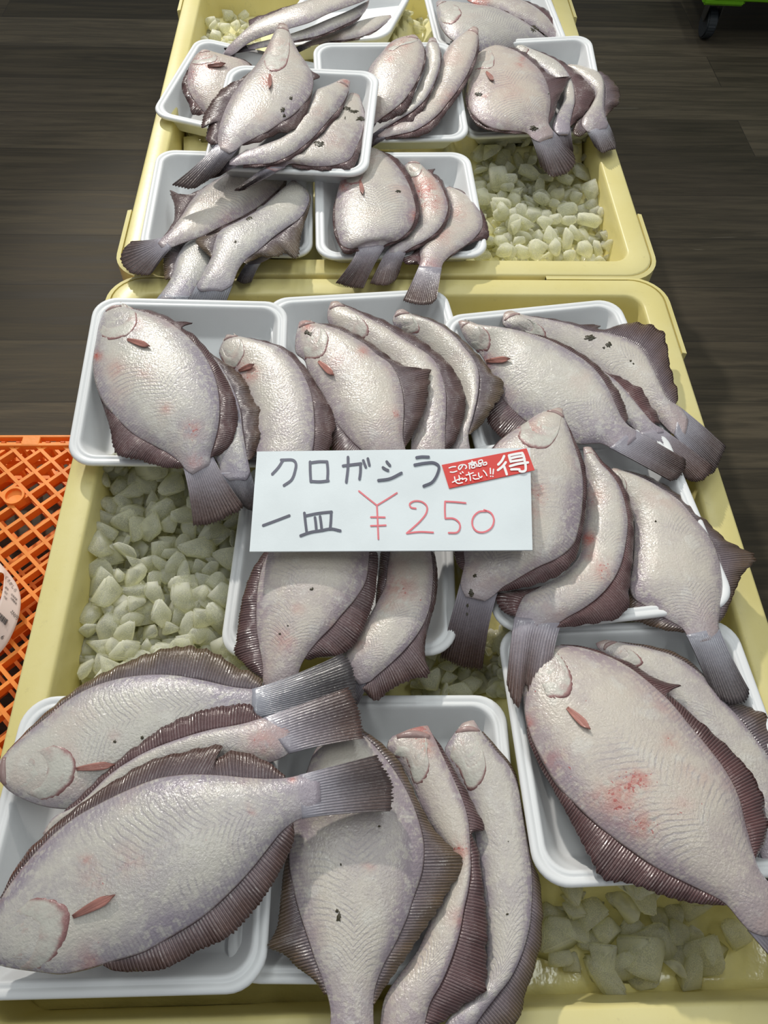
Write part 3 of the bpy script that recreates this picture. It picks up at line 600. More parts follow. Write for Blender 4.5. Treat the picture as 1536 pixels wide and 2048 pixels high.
flounder('curved flounder with a dark red fin edge and a split grey tail', 'E',
 a=[(606,762),(612,860),(622,960),(618,1050),(600,1150),(590,1250),(520,1332),(400,1402),(335,1440),(305,1500),(280,1580)], b=[(646,764),(682,830),(732,880),(776,950),(800,1030),(810,1100),(800,1200),(780,1290),(740,1370),(680,1440),(600,1500),(520,1545),(478,1590)],
 z=(.046,.050,.050,.046), r=.006, fb=[(650,768),(700,830),(766,890),(812,980),(834,1080),(836,1180),(830,1290),(816,1400),(806,1500),(750,1542),(650,1562),(560,1576),(482,1580)],
 fa=[(430,1390),(330,1408),(260,1415),(205,1430),(228,1490),(270,1525),(302,1530)], tail=[(258,1830),(275,1890),(312,1942),(330,1890),(345,1835),(365,1900),(386,1957),(420,1930),(452,1850)],
 col=(.6,.55,.1), blood=[(630,1180,40,.9),(690,1320,60,.55),(660,980,60,.5),(640,1250,40,.5)])
flounder('broad flounder with a pointed grey fin sticking out past the right crate rim', 'E',
 a=[(722,866),(752,930),(795,1000),(835,1080),(838,1200),(830,1300),(816,1400),(835,1450),(900,1492),(980,1542),(1062,1592),(1092,1660)], b=[(760,858),(850,888),(950,940),(1040,1000),(1110,1080),(1170,1150),(1212,1230),(1236,1330),(1238,1430),(1228,1520),(1222,1570),(1242,1630)],
 z=(.036,.042,.048,.040), r=.004, fb=[(790,864),(900,892),(1000,945),(1100,1028),(1180,1108),(1260,1184),(1392,1266),(1332,1338),(1292,1430),(1250,1530),(1226,1560)],
 fa=[(818,1410),(806,1490),(790,1530),(880,1562),(980,1592),(1064,1604)], tail=[(1182,1850),(1225,1905),(1290,1926),(1345,1912),(1364,1868)], gill=[(780,985),(805,950),(800,915),(775,880)],
 col=(.4,.65,.7), mouth=False, mud=[(936,1098,5,1)])
flounder('large flounder with an orange pectoral fin and wide red bruise, near right', 'I',
 a=[(245,205),(213,330),(215,450),(228,560),(262,660),(320,772),(390,882),(470,965),(560,1052),(660,1132),(760,1204),(860,1272),(980,1334),(1100,1392),(1210,1452),(1290,1545),(1395,1660)], b=[(300,178),(380,174),(470,180),(600,214),(720,270),(830,350),(940,450),(1040,570),(1140,690),(1220,800),(1280,920),(1312,1050),(1340,1150),(1358,1215),(1385,1290),(1440,1360),(1530,1470)],
 z=(.032,.058,.056,.035), r=.0, fa=[(226,520),(240,640),(300,780),(370,900),(450,1045),(520,1180),(618,1332),(740,1352),(850,1392),(960,1430),(1100,1456),(1215,1462)],
 fb=[(400,170),(520,180),(640,220),(760,270),(880,345),(995,375),(930,395),(1020,490),(1110,570),(1230,680),(1330,790),(1390,890),(1415,1000),(1422,1080),(1410,1150),(1368,1225)],
 tail=[(1560,1860),(1640,1800),(1720,1650)], gill=[(335,442),(400,438),(440,425),(458,380),(452,318),(420,255),(378,205)], pec=((432,482),(548,590),.2),
 col=(.75,.8,.05), mouth=False, blood=[(780,850,65,1.0),(690,930,120,.75),(800,1060,80,.75),(590,930,70,.45),(940,650,50,.5),(370,740,60,.45),(1000,960,90,.25),(230,560,40,.8)], th=1.1)
flounder('flounder behind the bruised one, half hidden by the grey tail draped over it', 'I',
 a=[(572,165),(585,192),(640,230),(720,290),(820,370),(940,470),(1080,620),(1220,780),(1320,900),(1365,1020),(1375,1150),(1385,1260)], b=[(630,146),(720,164),(830,188),(940,220),(1030,268),(1110,330),(1190,430),(1280,530),(1350,620),(1410,700),(1460,800),(1490,960),(1492,1100),(1500,1230)],
 z=(.030,.036,.034,.02), r=.0, fb=[(690,156),(850,178),(980,216),(1080,288),(1170,390),(1270,458),(1370,492),(1425,530),(1485,610),(1520,740),(1530,850),(1510,1000),(1495,1080)],
 tail=[(1395,1420),(1470,1440),(1560,1400)], gill=[(690,285),(760,290),(808,265),(795,235),(755,200)], col=(.3,.6,.7))
flounder('flounder at the back of the near left tray, olive fin raised over the ice', 'G',
 a=[(-8,535),(25,495),(90,432),(170,368),(250,302),(330,256),(430,222),(540,205),(640,205),(760,225),(870,250),(950,258),(1000,255)], b=[(-5,600),(40,645),(120,685),(200,705),(290,705),(400,650),(520,580),(640,505),(760,440),(880,392),(950,370),(1000,365)],
 z=(.046, .048, .056, .058), r=-.002, fa=[(25,492),(120,395),(220,305),(330,228),(450,168),(560,124),(660,100),(750,105),(830,136),(890,178),(950,200),(978,222),(985,255)],
 tail=[(1282,125),(1305,150),(1325,200),(1332,250),(1332,295)], gill=[(215,465),(262,490),(285,540),(270,610),(225,655),(165,678)], pec=((285,558),(432,540),.17), mud=[(533,440,9,.8),(430,455,6,1)], col=(.3,.3,.85), blood=[(980,258,30,.6),(430,440,25,.4)])
flounder('flounder between two others in the near left tray, its body mostly hidden', 'G',
 a=[(160,800),(200,740),(290,692),(420,572),(550,492),(680,442),(790,410),(890,392),(965,372),(1030,350)], b=[(180,820),(250,780),(400,690),(550,590),(700,540),(850,530),(960,545),(1050,520),(1125,470)],
 z=(.050, .060, .067, .068), r=-.002, fa=[(240,715),(300,660),(400,562),(520,462),(640,384),(750,340),(850,320),(942,318),(955,345),(985,366)],
 tail=[(1302,252),(1330,300),(1348,360),(1362,442)], mouth=False, col=(.5,.5,.2), blood=[(980,450,70,.5),(1060,400,50,.4)])
flounder('biggest flounder, filling the near left tray and facing the lower left', 'G',
 a=[(-48,1215),(-25,1110),(5,1040),(60,958),(130,872),(210,792),(290,732),(380,682),(480,634),(590,592),(700,577),(820,580),(930,590),(1030,594),(1090,588),(1150,570),(1195,552)], b=[(-50,1275),(10,1298),(60,1308),(150,1320),(230,1328),(320,1312),(410,1285),(540,1246),(640,1190),(760,1115),(860,1025),(940,940),(1010,850),(1060,790),(1110,752),(1160,738),(1205,735)],
 z=(.060, .075, .083, .080), r=.0, fa=[(0,1040),(80,895),(200,772),(330,668),(450,588),(560,528),(700,490),(838,470),(800,515),(880,490),(960,510),(1030,550),(1068,582)],
 fb=[(380,1290),(420,1312),(500,1318),(620,1305),(740,1240),(850,1190),(950,1090),(1020,990),(1070,900),(1102,820),(1100,768)],
 tail=[(1412,505),(1440,560),(1465,602),(1470,650),(1465,715)], gill=[(130,1032),(200,1046),(258,1082),(262,1110),(245,1195),(200,1270),(150,1312)], pec=((272,1112),(432,1028),.17),
 col=(.3,.35,.45), blood=[(325,900,22,.8),(350,970,60,.35),(490,905,70,.35),(1090,598,14,.9),(940,710,15,.8),(870,845,12,.8),(340,1290,50,.5)], th=1.1)
flounder('broad flounder in the near middle tray, snout hidden below two overlapping tails', 'H',
 a=[(420,190),(330,285),(275,420),(232,560),(202,720),(192,860),(212,980),(242,1100),(282,1220),(322,1340),(370,1470),(398,1590),(392,1700),(380,1800)], b=[(490,172),(570,232),(650,312),(720,402),(790,520),(840,650),(866,780),(856,900),(820,1010),(780,1130),(720,1260),(660,1370),(620,1480),(612,1570),(618,1700),(640,1800)],
 z=(.038,.046,.050,.05), r=.0, fb=[(560,195),(650,262),(730,340),(790,450),(850,580),(920,700),(1060,865),(990,980),(930,1090),(862,1190),(790,1300),(720,1400),(652,1500),(616,1560)],
 fa=[(192,780),(165,900),(150,1050),(132,1180),(90,1270),(170,1312),(240,1380),(310,1432),(368,1510)], tail=[(330,2050),(500,2070),(700,2050)], mud=[(440,1125,26,.5),(432,1095,10,1),(450,865,7,.6),(640,675,5,1.5)], col=(.2,.6,.8), mouth=False, blood=[(590,880,20,.5)], th=1.05)
flounder('reddish snouted flounder, second in the near middle tray', 'H',
 a=[(762,205),(695,238),(678,285),(720,340),(790,440),(860,600),(930,720),(1000,850),(970,1000),(900,1130),(830,1290),(740,1410),(665,1530),(640,1700),(628,1800)], b=[(882,176),(920,250),(962,340),(1010,440),(1060,560),(1085,660),(1090,760),(1095,880),(1082,990),(1062,1080),(1040,1200),(1000,1330),(950,1450),(890,1560),(860,1700),(840,1800)],
 z=(.030,.036,.040,.04), r=.005, fb=[(905,220),(962,300),(1020,408),(1080,510),(1130,610),(1166,690),(1100,708),(1130,780),(1146,900),(1162,1030),(1176,1160),(1172,1300),(1160,1490),(1060,1560),(990,1620),(880,1690)],
 tail=[(600,2040),(730,2060),(870,2030)], gill=[(705,330),(770,350),(822,478),(870,440),(890,380),(880,320),(885,270)], col=(.75,.75,.25), blood=[(840,200,60,1.0),(1040,800,60,.7),(1040,1130,60,.5),(880,290,45,.6)])
flounder('slim milky white flounder at the right of the near middle tray', 'H',
 a=[(1050,166),(1000,230),(964,300),(1000,400),(1060,490),(1100,620),(1120,760),(1135,900),(1155,1050),(1168,1200),(1160,1400),(1080,1530),(980,1630),(920,1750)], b=[(1110,150),(1150,210),(1210,290),(1290,382),(1330,480),(1350,600),(1370,720),(1390,840),(1400,950),(1397,1060),(1390,1150),(1370,1240),(1340,1330),(1290,1430),(1220,1520),(1130,1640),(1060,1760)],
 z=(.020,.028,.034,.036), r=.004, fb=[(1155,205),(1230,290),(1312,400),(1347,560),(1377,720),(1402,860),(1430,920),(1446,1030),(1450,1150),(1440,1270),(1402,1400),(1362,1520),(1322,1650),(1200,1735),(1080,1740)],
 tail=[(860,1950),(930,1980),(1030,1960)], gill=[(985,345),(1040,410),(1085,500),(1140,470),(1170,400),(1165,340),(1150,290)], col=(.05,.5,.9), mud=[(1275,1110,7,1),(1280,750,3,1)])
flounder('flounder with clear chevron lines coming out from under the price card', 'F',
 a=[(560,310),(460,370),(350,430),(285,520),(256,620),(246,720),(247,830),(262,920),(275,1000),(272,1110)], b=[(640,330),(720,400),(742,470),(742,540),(730,620),(690,690),(630,760),(580,820),(530,870),(480,930),(440,1000),(420,1100)],
 z=(.042, .050, .040, .0), r=.003, fb=[(735,440),(778,500),(776,600),(766,690),(730,800),(682,890),(620,940),(540,950),(475,965)],
 fa=[(340,440),(280,495),(230,570),(190,680),(170,790),(158,890),(150,930),(200,990),(255,1040),(274,1050)], tail=[(255,1290),(330,1300),(430,1260)], mouth=False, col=(.3,.75,.3), mud=[(490,655,9,1),(350,850,5,1),(385,815,4,1)], blood=[(370,880,60,.5),(600,830,30,.9),(430,740,30,.5)])
flounder('flounder with clustered red dots, emerging from under the price card', 'F',
 a=[(880,340),(845,440),(825,540),(812,640),(772,720),(720,810),(670,890),(640,950),(645,1020)], b=[(950,350),(1000,440),(1022,550),(1020,660),(1005,750),(970,830),(910,910),(840,980),(770,1040),(715,1090)],
 z=(.034, .041, .034, .0), r=.003, fb=[(985,400),(1030,500),(1043,600),(1036,700),(1012,790),(990,880),(990,960),(1006,1030),(930,1050),(830,1100),(770,1145),(720,1100)],
 fa=[(850,420),(800,470),(785,570),(772,680),(770,725)], tail=[(560,1180),(600,1230),(660,1230)], mouth=False, col=(.7,.6,.4), blood=[(880,650,90,.55),(830,720,50,.4),(700,890,40,.4)])
# rear crate
flounder('flounder whose dark brown tail curls over the near left corner of the rear crate', 'A',
 a=[(830,860),(700,888),(620,930),(560,962),(480,1012),(410,1082),(360,1160),(320,1215),(270,1268),(222,1300)], b=[(900,862),(940,920),(920,962),(900,1000),(850,1052),(780,1112),(700,1162),(620,1202),(540,1240),(470,1275),(380,1306),(262,1350)],
 z=(-.004,.026,.036,.022), r=.0, fa=[(640,915),(520,982),(440,1032),(370,1050),(300,1030),(318,1100),(318,1180),(290,1235),(262,1272)], fb=[(930,940),(912,1030),(850,1085),(780,1145),(700,1195),(620,1225),(530,1255),(450,1288)],
 tail=[(90,1298),(45,1345),(32,1400),(75,1462),(130,1478),(185,1478),(225,1430)], mouth=False, col=(.5,.7,.35), blood=[(600,1180,60,.3)])
flounder('pale flounder with a spiny fin, under the grey one on the near left rear tray', 'A',
 a=[(800,1060),(700,1120),(600,1190),(480,1260),(385,1308),(340,1370),(320,1430),(305,1490),(262,1560),(215,1620)], b=[(860,1150),(780,1230),(700,1300),(600,1380),(550,1430),(500,1490),(440,1560),(385,1620)],
 z=(.010,.020,.030,.012), r=.0, fa=[(480,1262),(430,1290),(360,1305),(240,1320),(258,1390),(262,1460),(272,1508),(300,1500)], tail=[(120,1740),(220,1780),(330,1760)], mouth=False, col=(.1,.2,.8))
flounder('grey chevron flanked flounder on top in the near left tray of the rear crate', 'A',
 a=[(950,975),(870,1045),(790,1115),(720,1162),(640,1205),(565,1245),(535,1310),(520,1380),(490,1445),(450,1520),(415,1570)], b=[(985,985),(1040,1030),(1050,1070),(1035,1120),(1000,1175),(930,1225),(860,1275),(780,1345),(705,1402),(668,1450),(640,1520),(620,1570)],
 z=(.024,.042,.040,.014), r=.0, fb=[(1030,1020),(1055,1060),(1048,1120),(1022,1200),(1000,1280),(978,1392),(920,1366),(860,1382),(780,1385),(705,1420)], fa=[(590,1235),(500,1272),(435,1290),(455,1330),(495,1365),(530,1402),(520,1400)],
 tail=[(345,1720),(440,1750),(560,1720)], mouth=False, col=(.05,.3,.9), mud=[(722,1175,12,1.6),(648,1302,7,1)])
flounder('flounder with only a dark tail corner showing under the grey chevron lined fish', 'A',
 a=[(900,1150),(820,1300),(740,1380),(690,1440)], b=[(1000,1200),(920,1330),(840,1390),(770,1425)], z=(.004,.010,.022,.012), tail=[(655,1506),(690,1525),(735,1516)], mouth=False, col=(.1,.4,.6), th=.8)
flounder('broad flounder left of the bloodshot one, at the rear crate front rim', 'X',
 a=[(712,305),(690,338),(678,370),(670,405),(669,440),(674,470),(684,492),(702,498),(716,496),(719,506)], b=[(738,292),(762,302),(790,326),(814,360),(829,400),(832,430),(820,460),(797,480),(776,487),(764,497)],
 z=(.022,.044,.040,.022), r=.004, fb=[(745,294),(795,318),(825,360),(838,410),(836,445),(815,472),(790,486),(766,494)], fa=[(676,378),(666,420),(668,465),(680,495),(692,508),(716,502)],
 tail=[(672,564),(690,570),(708,574),(727,575)], gill=[(684,352),(690,366),(706,370),(718,366),(726,352),(728,335)], pec=((720,360),(726,388),.25), col=(.45,.6,.1), blood=[(835,432,16,.8),(686,372,12,.9)], mouth=False, mud=[(797,382,3,2)])
flounder('bloodshot flounder, middle of the three in the tray at the rear crate front rim', 'B',
 a=[(205,822),(172,856),(195,900),(228,980),(243,1080),(246,1140),(200,1195),(150,1228),(105,1258),(78,1292)], b=[(245,824),(300,880),(350,930),(382,990),(400,1060),(382,1130),(340,1190),(270,1240),(210,1270),(162,1305)],
 z=(.020,.033,.034,.022), r=.005, fb=[(290,868),(335,866),(318,884),(356,905),(390,965),(412,1050),(406,1110),(372,1180),(310,1232),(240,1272),(170,1300)],
 tail=[(0,1448),(40,1456),(90,1456),(130,1432),(152,1390)], gill=[(180,862),(200,905),(240,905),(265,880),(268,852)], col=(.95,.6,.15), blood=[(280,960,75,.85),(330,1040,60,.6),(240,900,40,.6),(290,1040,70,.5)])
flounder('flounder with its tail hanging over the gap between crates, right of the bloodshot one', 'B',
 a=[(385,965),(400,1050),(390,1130),(350,1180),(300,1220),(262,1248),(252,1290),(258,1330),(242,1385)], b=[(415,958),(480,990),(540,1040),(572,1100),(577,1160),(545,1210),(500,1250),(440,1290),(395,1325),(372,1355),(366,1400)],
 z=(.014,.026,.034,.036), r=.003, fb=[(405,953),(490,984),(560,1058),(602,1150),(604,1222),(550,1232),(490,1262),(430,1302),(388,1335)], fa=[(285,1232),(200,1308),(165,1328),(195,1352),(245,1352)],
 tail=[(170,1535),(215,1550),(270,1557),(315,1552),(342,1528)], mouth=False, col=(.8,.75,.2), blood=[(300,1360,60,.5),(450,1090,50,.5),(360,1200,60,.45)])
flounder('flounder crossing the topmost stacked tray, a red fin below its gill', 'A',
 a=[(882,128),(850,190),(800,290),(760,350),(700,420),(640,500),(592,592),(562,680),(552,740),(552,775),(535,800)], b=[(930,138),(952,200),(990,280),(1040,352),(1070,420),(1060,500),(1020,562),(960,622),(900,660),(820,712),(740,752),(680,786),(640,835)],
 z=(.100,.098,.086,.070), r=.0, fa=[(748,368),(680,422),(590,468),(520,550),(480,620),(468,690),(505,668),(490,740),(510,775),(548,772)], fb=[(1000,295),(1060,380),(1105,412),(1070,432),(1062,510),(1032,610),(980,690),(870,722),(780,762),(690,782)],
 tail=[(310,992),(360,1002),(420,1012),(480,980),(562,925)], gill=[(792,335),(822,378),(868,388),(918,360),(938,300),(942,235),(935,180)], pec=((835,398),(832,474),.26), col=(.45,.65,.4), mud=[(948,528,9,1),(905,590,15,.8),(912,622,9,1)], blood=[(815,435,40,.9),(780,610,50,.3)])
flounder('middle flounder of the topmost stacked tray, lying on its side with a pink stripe', 'A',
 a=[(1212,430),(1150,460),(1080,490),(1050,560),(990,650),(920,730),(820,775),(720,810),(630,850)], b=[(1268,440),(1260,490),(1220,570),(1150,650),(1080,730),(1000,800),(920,850),(840,880),(760,886),(680,890),(610,900)],
 z=(.086,.084,.076,.060), r=-.002, fb=[(1262,490),(1215,610),(1130,700),(1045,785),(945,858),(800,896),(690,902)], tail=[(500,960),(530,955),(565,945)], col=(.5,.6,.2), blood=[(1100,600,50,.3),(1240,440,30,.7)])
flounder('flounder with black weed scraps at the right side of the topmost stacked tray', 'A',
 a=[(1262,505),(1200,580),(1120,690),(1040,765),(960,825),(900,856),(830,886),(782,918)], b=[(1318,515),(1345,620),(1332,720),(1300,800),(1265,862),(1180,892),(1080,898),(1000,888),(940,884),(890,925)],
 z=(.072,.070,.070,.062), r=-.002, fb=[(1325,535),(1354,650),(1332,780),(1278,905),(1180,914),(1060,916),(955,900)], tail=[(645,1022),(665,1024),(700,1018)], mouth=False, col=(.65,.7,.25), mud=[(1250,585,12,2.2),(1290,600,10,2.5),(1320,640,12,2),(1240,635,9,.5),(1100,775,14,2)], blood=[(840,900,60,.5),(1180,760,60,.3)])
flounder('rounded pinkish flounder under the topmost stacked tray, by the left wall of the rear crate', 'A',
 a=[(458,278),(425,310),(402,350),(390,400),(386,450),(402,505),(440,562),(485,610),(540,650)], b=[(500,270),(560,292),(640,312),(722,342),(740,420),(710,510),(670,580),(610,640)],
 z=(.034,.028,.006,-.005), fa=[(398,360),(362,440),(362,485),(398,560),(420,615),(500,612)], fb=[(590,298),(660,310),(725,338),(765,400),(740,450)], tail=[(640,740),(680,760),(720,720)], gill=[(408,345),(440,350),(500,342),(545,330),(556,305)], pec=((498,352),(596,340),.2),
 col=(1.0,.95,.1), blood=[(500,345,50,.8),(430,400,80,.35),(460,310,50,.5)])
flounder('topmost long flounder at the far end of the rear crate', 'A',
 a=[(1380,-62),(1250,-52),(1100,-12),(950,35),(840,80),(740,130),(680,182),(620,240),(575,285)], b=[(1390,-20),(1330,10),(1240,42),(1150,75),(1050,122),(950,152),(830,188),(740,222),(680,262),(630,310)],
 z=(.066,.064,.020,.0), fa=[(1000,15),(900,42),(820,72),(720,110),(722,132),(722,140)], tail=[(520,370),(560,390),(610,360)], mouth=False, col=(.5,.7,.3))
flounder('long flounder at the far end of the rear crate with a thin pointed tail', 'A',
 a=[(1372,0),(1260,60),(1140,110),(1020,160),(900,200),(800,225),(705,244)], b=[(1362,40),(1320,90),(1220,142),(1100,192),(990,216),(900,238),(800,256),(722,272)],
 z=(.048,.048,.026,.020), fb=[(1350,50),(1310,108),(1210,158),(1090,206),(980,226),(860,252)], tail=[(588,258),(605,272),(640,285)], mouth=False, col=(.4,.5,.3), th=.9)
flounder('lowest flounder at the far end of the rear crate, snout over the tray rim', 'A',
 a=[(1482,82),(1400,95),(1300,120),(1200,160),(1100,205),(1000,240)], b=[(1490,94),(1440,142),(1360,186),(1260,213),(1150,224),(1030,256)], z=(.042,.034,.020,.015), fb=[(1470,115),(1400,172),(1300,212),(1200,228),(1100,238)], tail=[(900,285),(920,295),(950,300)], col=(.5,.6,.4), th=.9)
flounder('greyish flounder in the far right corner tray of the rear crate', 'B',
 a=[(338,14),(342,70),(362,140),(398,190),(460,230),(560,268),(660,290),(760,300)], b=[(372,5),(450,14),(560,30),(650,45),(720,75),(790,112),(850,152),(900,192),(940,240)], z=(.046,.050,.016,.0), fb=[(590,34),(680,50),(760,84),(830,124),(885,150),(895,200)], tail=[(880,370),(940,360),(1000,310)],
 gill=[(372,120),(420,125),(452,100),(470,68),(455,35)], col=(.1,.35,.5), mud=[(842,148,16,1.5)])
flounder('red streaked flounder farthest right at the far end of the rear crate', 'B',
 a=[(478,-30),(500,5),(560,30),(640,42),(720,78),(800,118),(870,160),(940,210)], b=[(540,-60),(620,-40),(700,-20),(790,8),(850,40),(910,90),(950,150),(990,215)], z=(.044,.046,.022,.01), fb=[(690,-24),(800,4),(885,38),(940,70),(972,110),(986,180)], tail=[(960,290),(1000,300),(1040,260)], mouth=False, col=(.9,.8,.15), blood=[(540,8,70,1.0),(500,-10,50,.9)])
flounder('left of the three flounders leaning right in the tray behind the topmost stacked tray', 'B',
 a=[(200,184),(110,214),(60,268),(0,340),(-30,430),(-40,520),(-32,590),(-45,650)], b=[(240,184),(272,230),(280,290),(262,370),(222,450),(170,520),(110,570),(60,605),(10,650)], z=(.078,.064,.034,.03), r=.004, fb=[(262,210),(287,270),(280,340),(240,440),(192,555),(120,604),(50,630)], tail=[(-90,740),(-60,750),(-30,735)],
 gill=[(80,255),(110,262),(150,238),(200,225),(245,212)], col=(.75,.8,.15), blood=[(110,240,40,.6),(100,300,30,.6),(170,220,50,.5)])
flounder('thin flounder sandwiched in the middle of the three leaning right in the rear crate', 'B',
 a=[(302,198),(285,250),(286,320),(250,430),(190,540),(110,620),(30,670)], b=[(338,198),(358,250),(360,330),(332,420),(290,500),(230,560),(150,612),(60,665)], z=(.072,.056,.034,.03), r=.004, fb=[(350,222),(366,280),(360,350),(312,480),(250,592),(180,642),(90,668)], tail=[(-50,735),(-30,745),(0,735)], col=(.4,.5,.2))
flounder('long flounder at the right of the three leaning ones, snout raised over the tray rim', 'B',
 a=[(522,138),(450,192),(395,245),(362,320),(330,430),(270,530),(190,605),(100,655),(30,690)], b=[(556,150),(554,220),(538,290),(500,380),(450,462),(400,525),(350,585),(290,635),(220,672),(120,695),(50,712)], z=(.074,.050,.032,.03), r=.003, fb=[(556,180),(556,270),(512,390),(452,492),(392,572),(332,652),(262,694),(160,706),(80,712)], tail=[(-40,750),(-20,760),(10,750)], col=(.6,.85,.15), blood=[(400,500,60,.4),(450,300,50,.25)])
flounder('broad flounder whose frayed dark tail hangs above the ice of the rear crate', 'B',
 a=[(556,250),(520,330),(500,420),(496,500),(512,570),(560,622),(630,660),(730,672),(800,682),(826,708),(842,738)], b=[(592,232),(680,238),(760,268),(830,320),(880,372),(912,440),(926,520),(918,590),(915,630),(930,660),(962,692)],
 z=(.034,.046,.036,.006), r=.003, fb=[(680,234),(770,256),(850,308),(902,368),(970,400),(1027,390),(1002,440),(962,520),(942,590),(920,628)], fa=[(505,400),(488,500),(505,572),(550,640),(640,672),(740,684),(800,684)],
 tail=[(872,850),(930,899),(975,894),(1010,882),(1052,825),(1036,770)], gill=[(525,362),(580,352),(628,345),(638,300),(622,262)], pec=((595,365),(634,412),.3), mouth=False, col=(.6,1.0,.3), blood=[(780,300,20,.7),(770,330,18,.7),(700,440,80,.3),(590,490,10,.9)], mud=[(555,482,10,1.8),(838,655,14,1.5),(915,480,4,1)])
flounder('middle flounder of the right tray in the rear crate, with a wide wine coloured fin', 'B',
 a=[(700,220),(780,290),(870,352),(960,430),(992,500),(960,580),(935,640),(945,690)], b=[(738,214),(820,250),(900,282),(970,322),(1012,372),(1040,432),(1050,510),(1034,590),(1025,640),(1034,690)], z=(.036,.036,.032,.008), r=.003, fb=[(800,240),(900,274),(1000,324),(1080,388),(1152,470),(1132,540),(1080,600),(1028,645)], tail=[(990,800),(1015,800),(1042,770)], gill=[(770,280),(800,275),(815,255),(805,240)], col=(.35,.4,.2))
flounder('flounder with its tail on the right rim of the rear crate', 'B',
 a=[(1002,340),(1060,385),(1130,445),(1152,490),(1120,560),(1085,610),(1085,645),(1128,690)], b=[(1030,330),(1100,345),(1170,370),(1198,420),(1202,500),(1200,560),(1212,610),(1232,652)], z=(.030,.036,.028,.016), r=.002, fb=[(1080,336),(1180,365),(1232,400),(1272,450),(1278,520),(1240,560),(1205,600)], fa=[(1095,590),(1042,650),(1045,690),(1085,692),(1110,672)], tail=[(1150,745),(1192,780),(1228,766),(1258,756),(1252,700)], mouth=False, col=(.3,.6,.5))

# ------------------------------------------------------------------ price card
def cun(p, lift=0.0):
    """point of the card's plane at pixel p: it leans down to the left, on the fish below it"""
    k = .068; d = (p[0] - W / 2) / F * AX_R - (p[1] - H / 2) / F * AX_U + AX_F
    return CAM + d * ((.0855 + lift + RIM - CAM[2] + k * CAM[0]) / (d[2] - k * d[0]))
corners = [cun(p) for p in ((514, 903), (1060, 896), (1065, 1100), (499, 1103))]
card = thing('price_card', 'white handwritten price card with black katakana and a red 250 yen price', 'price card', sum(corners) / 4)
org = np.array(card.location)
V = [c + np.array([0, 0, dz]) for dz in (0, -.0016) for c in corners]
me = mesh(V, [(0, 1, 2, 3), (7, 6, 5, 4), (0, 4, 5, 1), (1, 5, 6, 2), (2, 6, 7, 3), (3, 7, 4, 0)], origin=org); recalc(me)
link('card', me, M['card'], card, smooth=False)
def stroke_geo(strokes, f, w, lift, V, Fc, taper=True):
    for si, st in enumerate(strokes):
        n = max(10, 5 * len(st)); P = cr([px(f, p) for p in st], n); T = np.gradient(P, axis=0); T /= np.linalg.norm(T, axis=1)[:, None] + 1e-9; N = np.stack([-T[:, 1], T[:, 0]], 1)
        w0 = w * FR[f][2]; L = []; R = []
        cap = [(-.5, .0), (-.43, .25), (-.25, .43)]
        rows = [(P[0] + T[0] * c * w0, h) for c, h in cap] + [(P[i], .5) for i in range(n)] + [(P[-1] - T[-1] * c * w0, h) for c, h in cap[::-1]]
        NN = [N[0]] * 3 + list(N) + [N[-1]] * 3; b = len(V)
        for (p, h), q in zip(rows, NN):
            V.append(cun(p + q * h * w0, lift + si * 4e-5)); V.append(cun(p - q * h * w0, lift + si * 4e-5))
        for i in range(len(rows) - 1): Fc.append((b + 2 * i, b + 2 * i + 1, b + 2 * i + 3, b + 2 * i + 2))
def strokes(name, sts, f, w, lift, mat, parent):
    V = []; Fc = []; stroke_geo(sts, f, w, lift, V, Fc); me = mesh(V, Fc, origin=org); recalc(me)
    for p in me.polygons:
        if p.normal.z < 0: p.flip()
    return link(name, me, mat, parent, smooth=False)
strokes('katakana_lettering', [[(176, 104), (150, 145), (118, 180)], [(165, 105), (230, 107), (243, 125), (238, 165), (220, 210), (180, 240)],
 [(318, 115), (319, 170), (322, 220)], [(318, 120), (365, 114), (408, 114)], [(408, 114), (412, 160), (410, 215)], [(325, 218), (370, 220), (415, 215)],
 [(493, 136), (540, 130), (588, 124)], [(585, 124), (585, 165), (580, 206)], [(519, 90), (519, 140), (510, 222)], [(600, 108), (606, 125), (613, 142)], [(624, 98), (628, 115), (632, 132)],
 [(724, 114), (732, 124), (741, 134)], [(704, 145), (716, 153), (731, 160)], [(680, 213), (740, 204), (802, 174)], [(882, 92), (910, 88), (946, 89)], [(872, 131), (930, 121), (975, 120), (1000, 138), (992, 180), (965, 222), (920, 243)]], 'S', 14, .0006, M['ink'], card)
strokes('kanji_lettering', [[(70, 452), (140, 426), (208, 400)], [(288, 386), (294, 440), (300, 488)], [(290, 402), (360, 388), (432, 380)], [(430, 382), (428, 430), (424, 472)], [(344, 410), (348, 440), (351, 472)], [(371, 404), (376, 440), (379, 468)], [(268, 506), (320, 488), (380, 478), (430, 470), (478, 480)]], 'S', 14, .0006, M['ink'], card)
strokes('red_price_lettering', [[(577, 270), (620, 305), (672, 346)], [(778, 280), (728, 312), (672, 346)], [(672, 346), (676, 430), (680, 524)], [(640, 408), (676, 408), (714, 409)], [(640, 454), (678, 453), (719, 451)],
 [(878, 362), (852, 356), (846, 338), (872, 323), (912, 328), (937, 352), (934, 385), (905, 425), (866, 462), (830, 493)], [(830, 493), (900, 486), (970, 489)], [(1142, 333), (1090, 328), (1033, 325)], [(1033, 325), (1032, 370), (1034, 414)], [(1034, 414), (1080, 416), (1108, 438), (1112, 465), (1098, 488), (1052, 491)],
 [(1250, 376), (1212, 380), (1182, 410), (1178, 450), (1200, 482), (1240, 487), (1280, 462), (1292, 420), (1275, 385), (1240, 370)]], 'S', 8.5, .0006, M['redink'], card)
sq = [cun(px('M', p), .0012) for p in ((28, 305), (1330, 50), (1455, 385), (140, 665))]
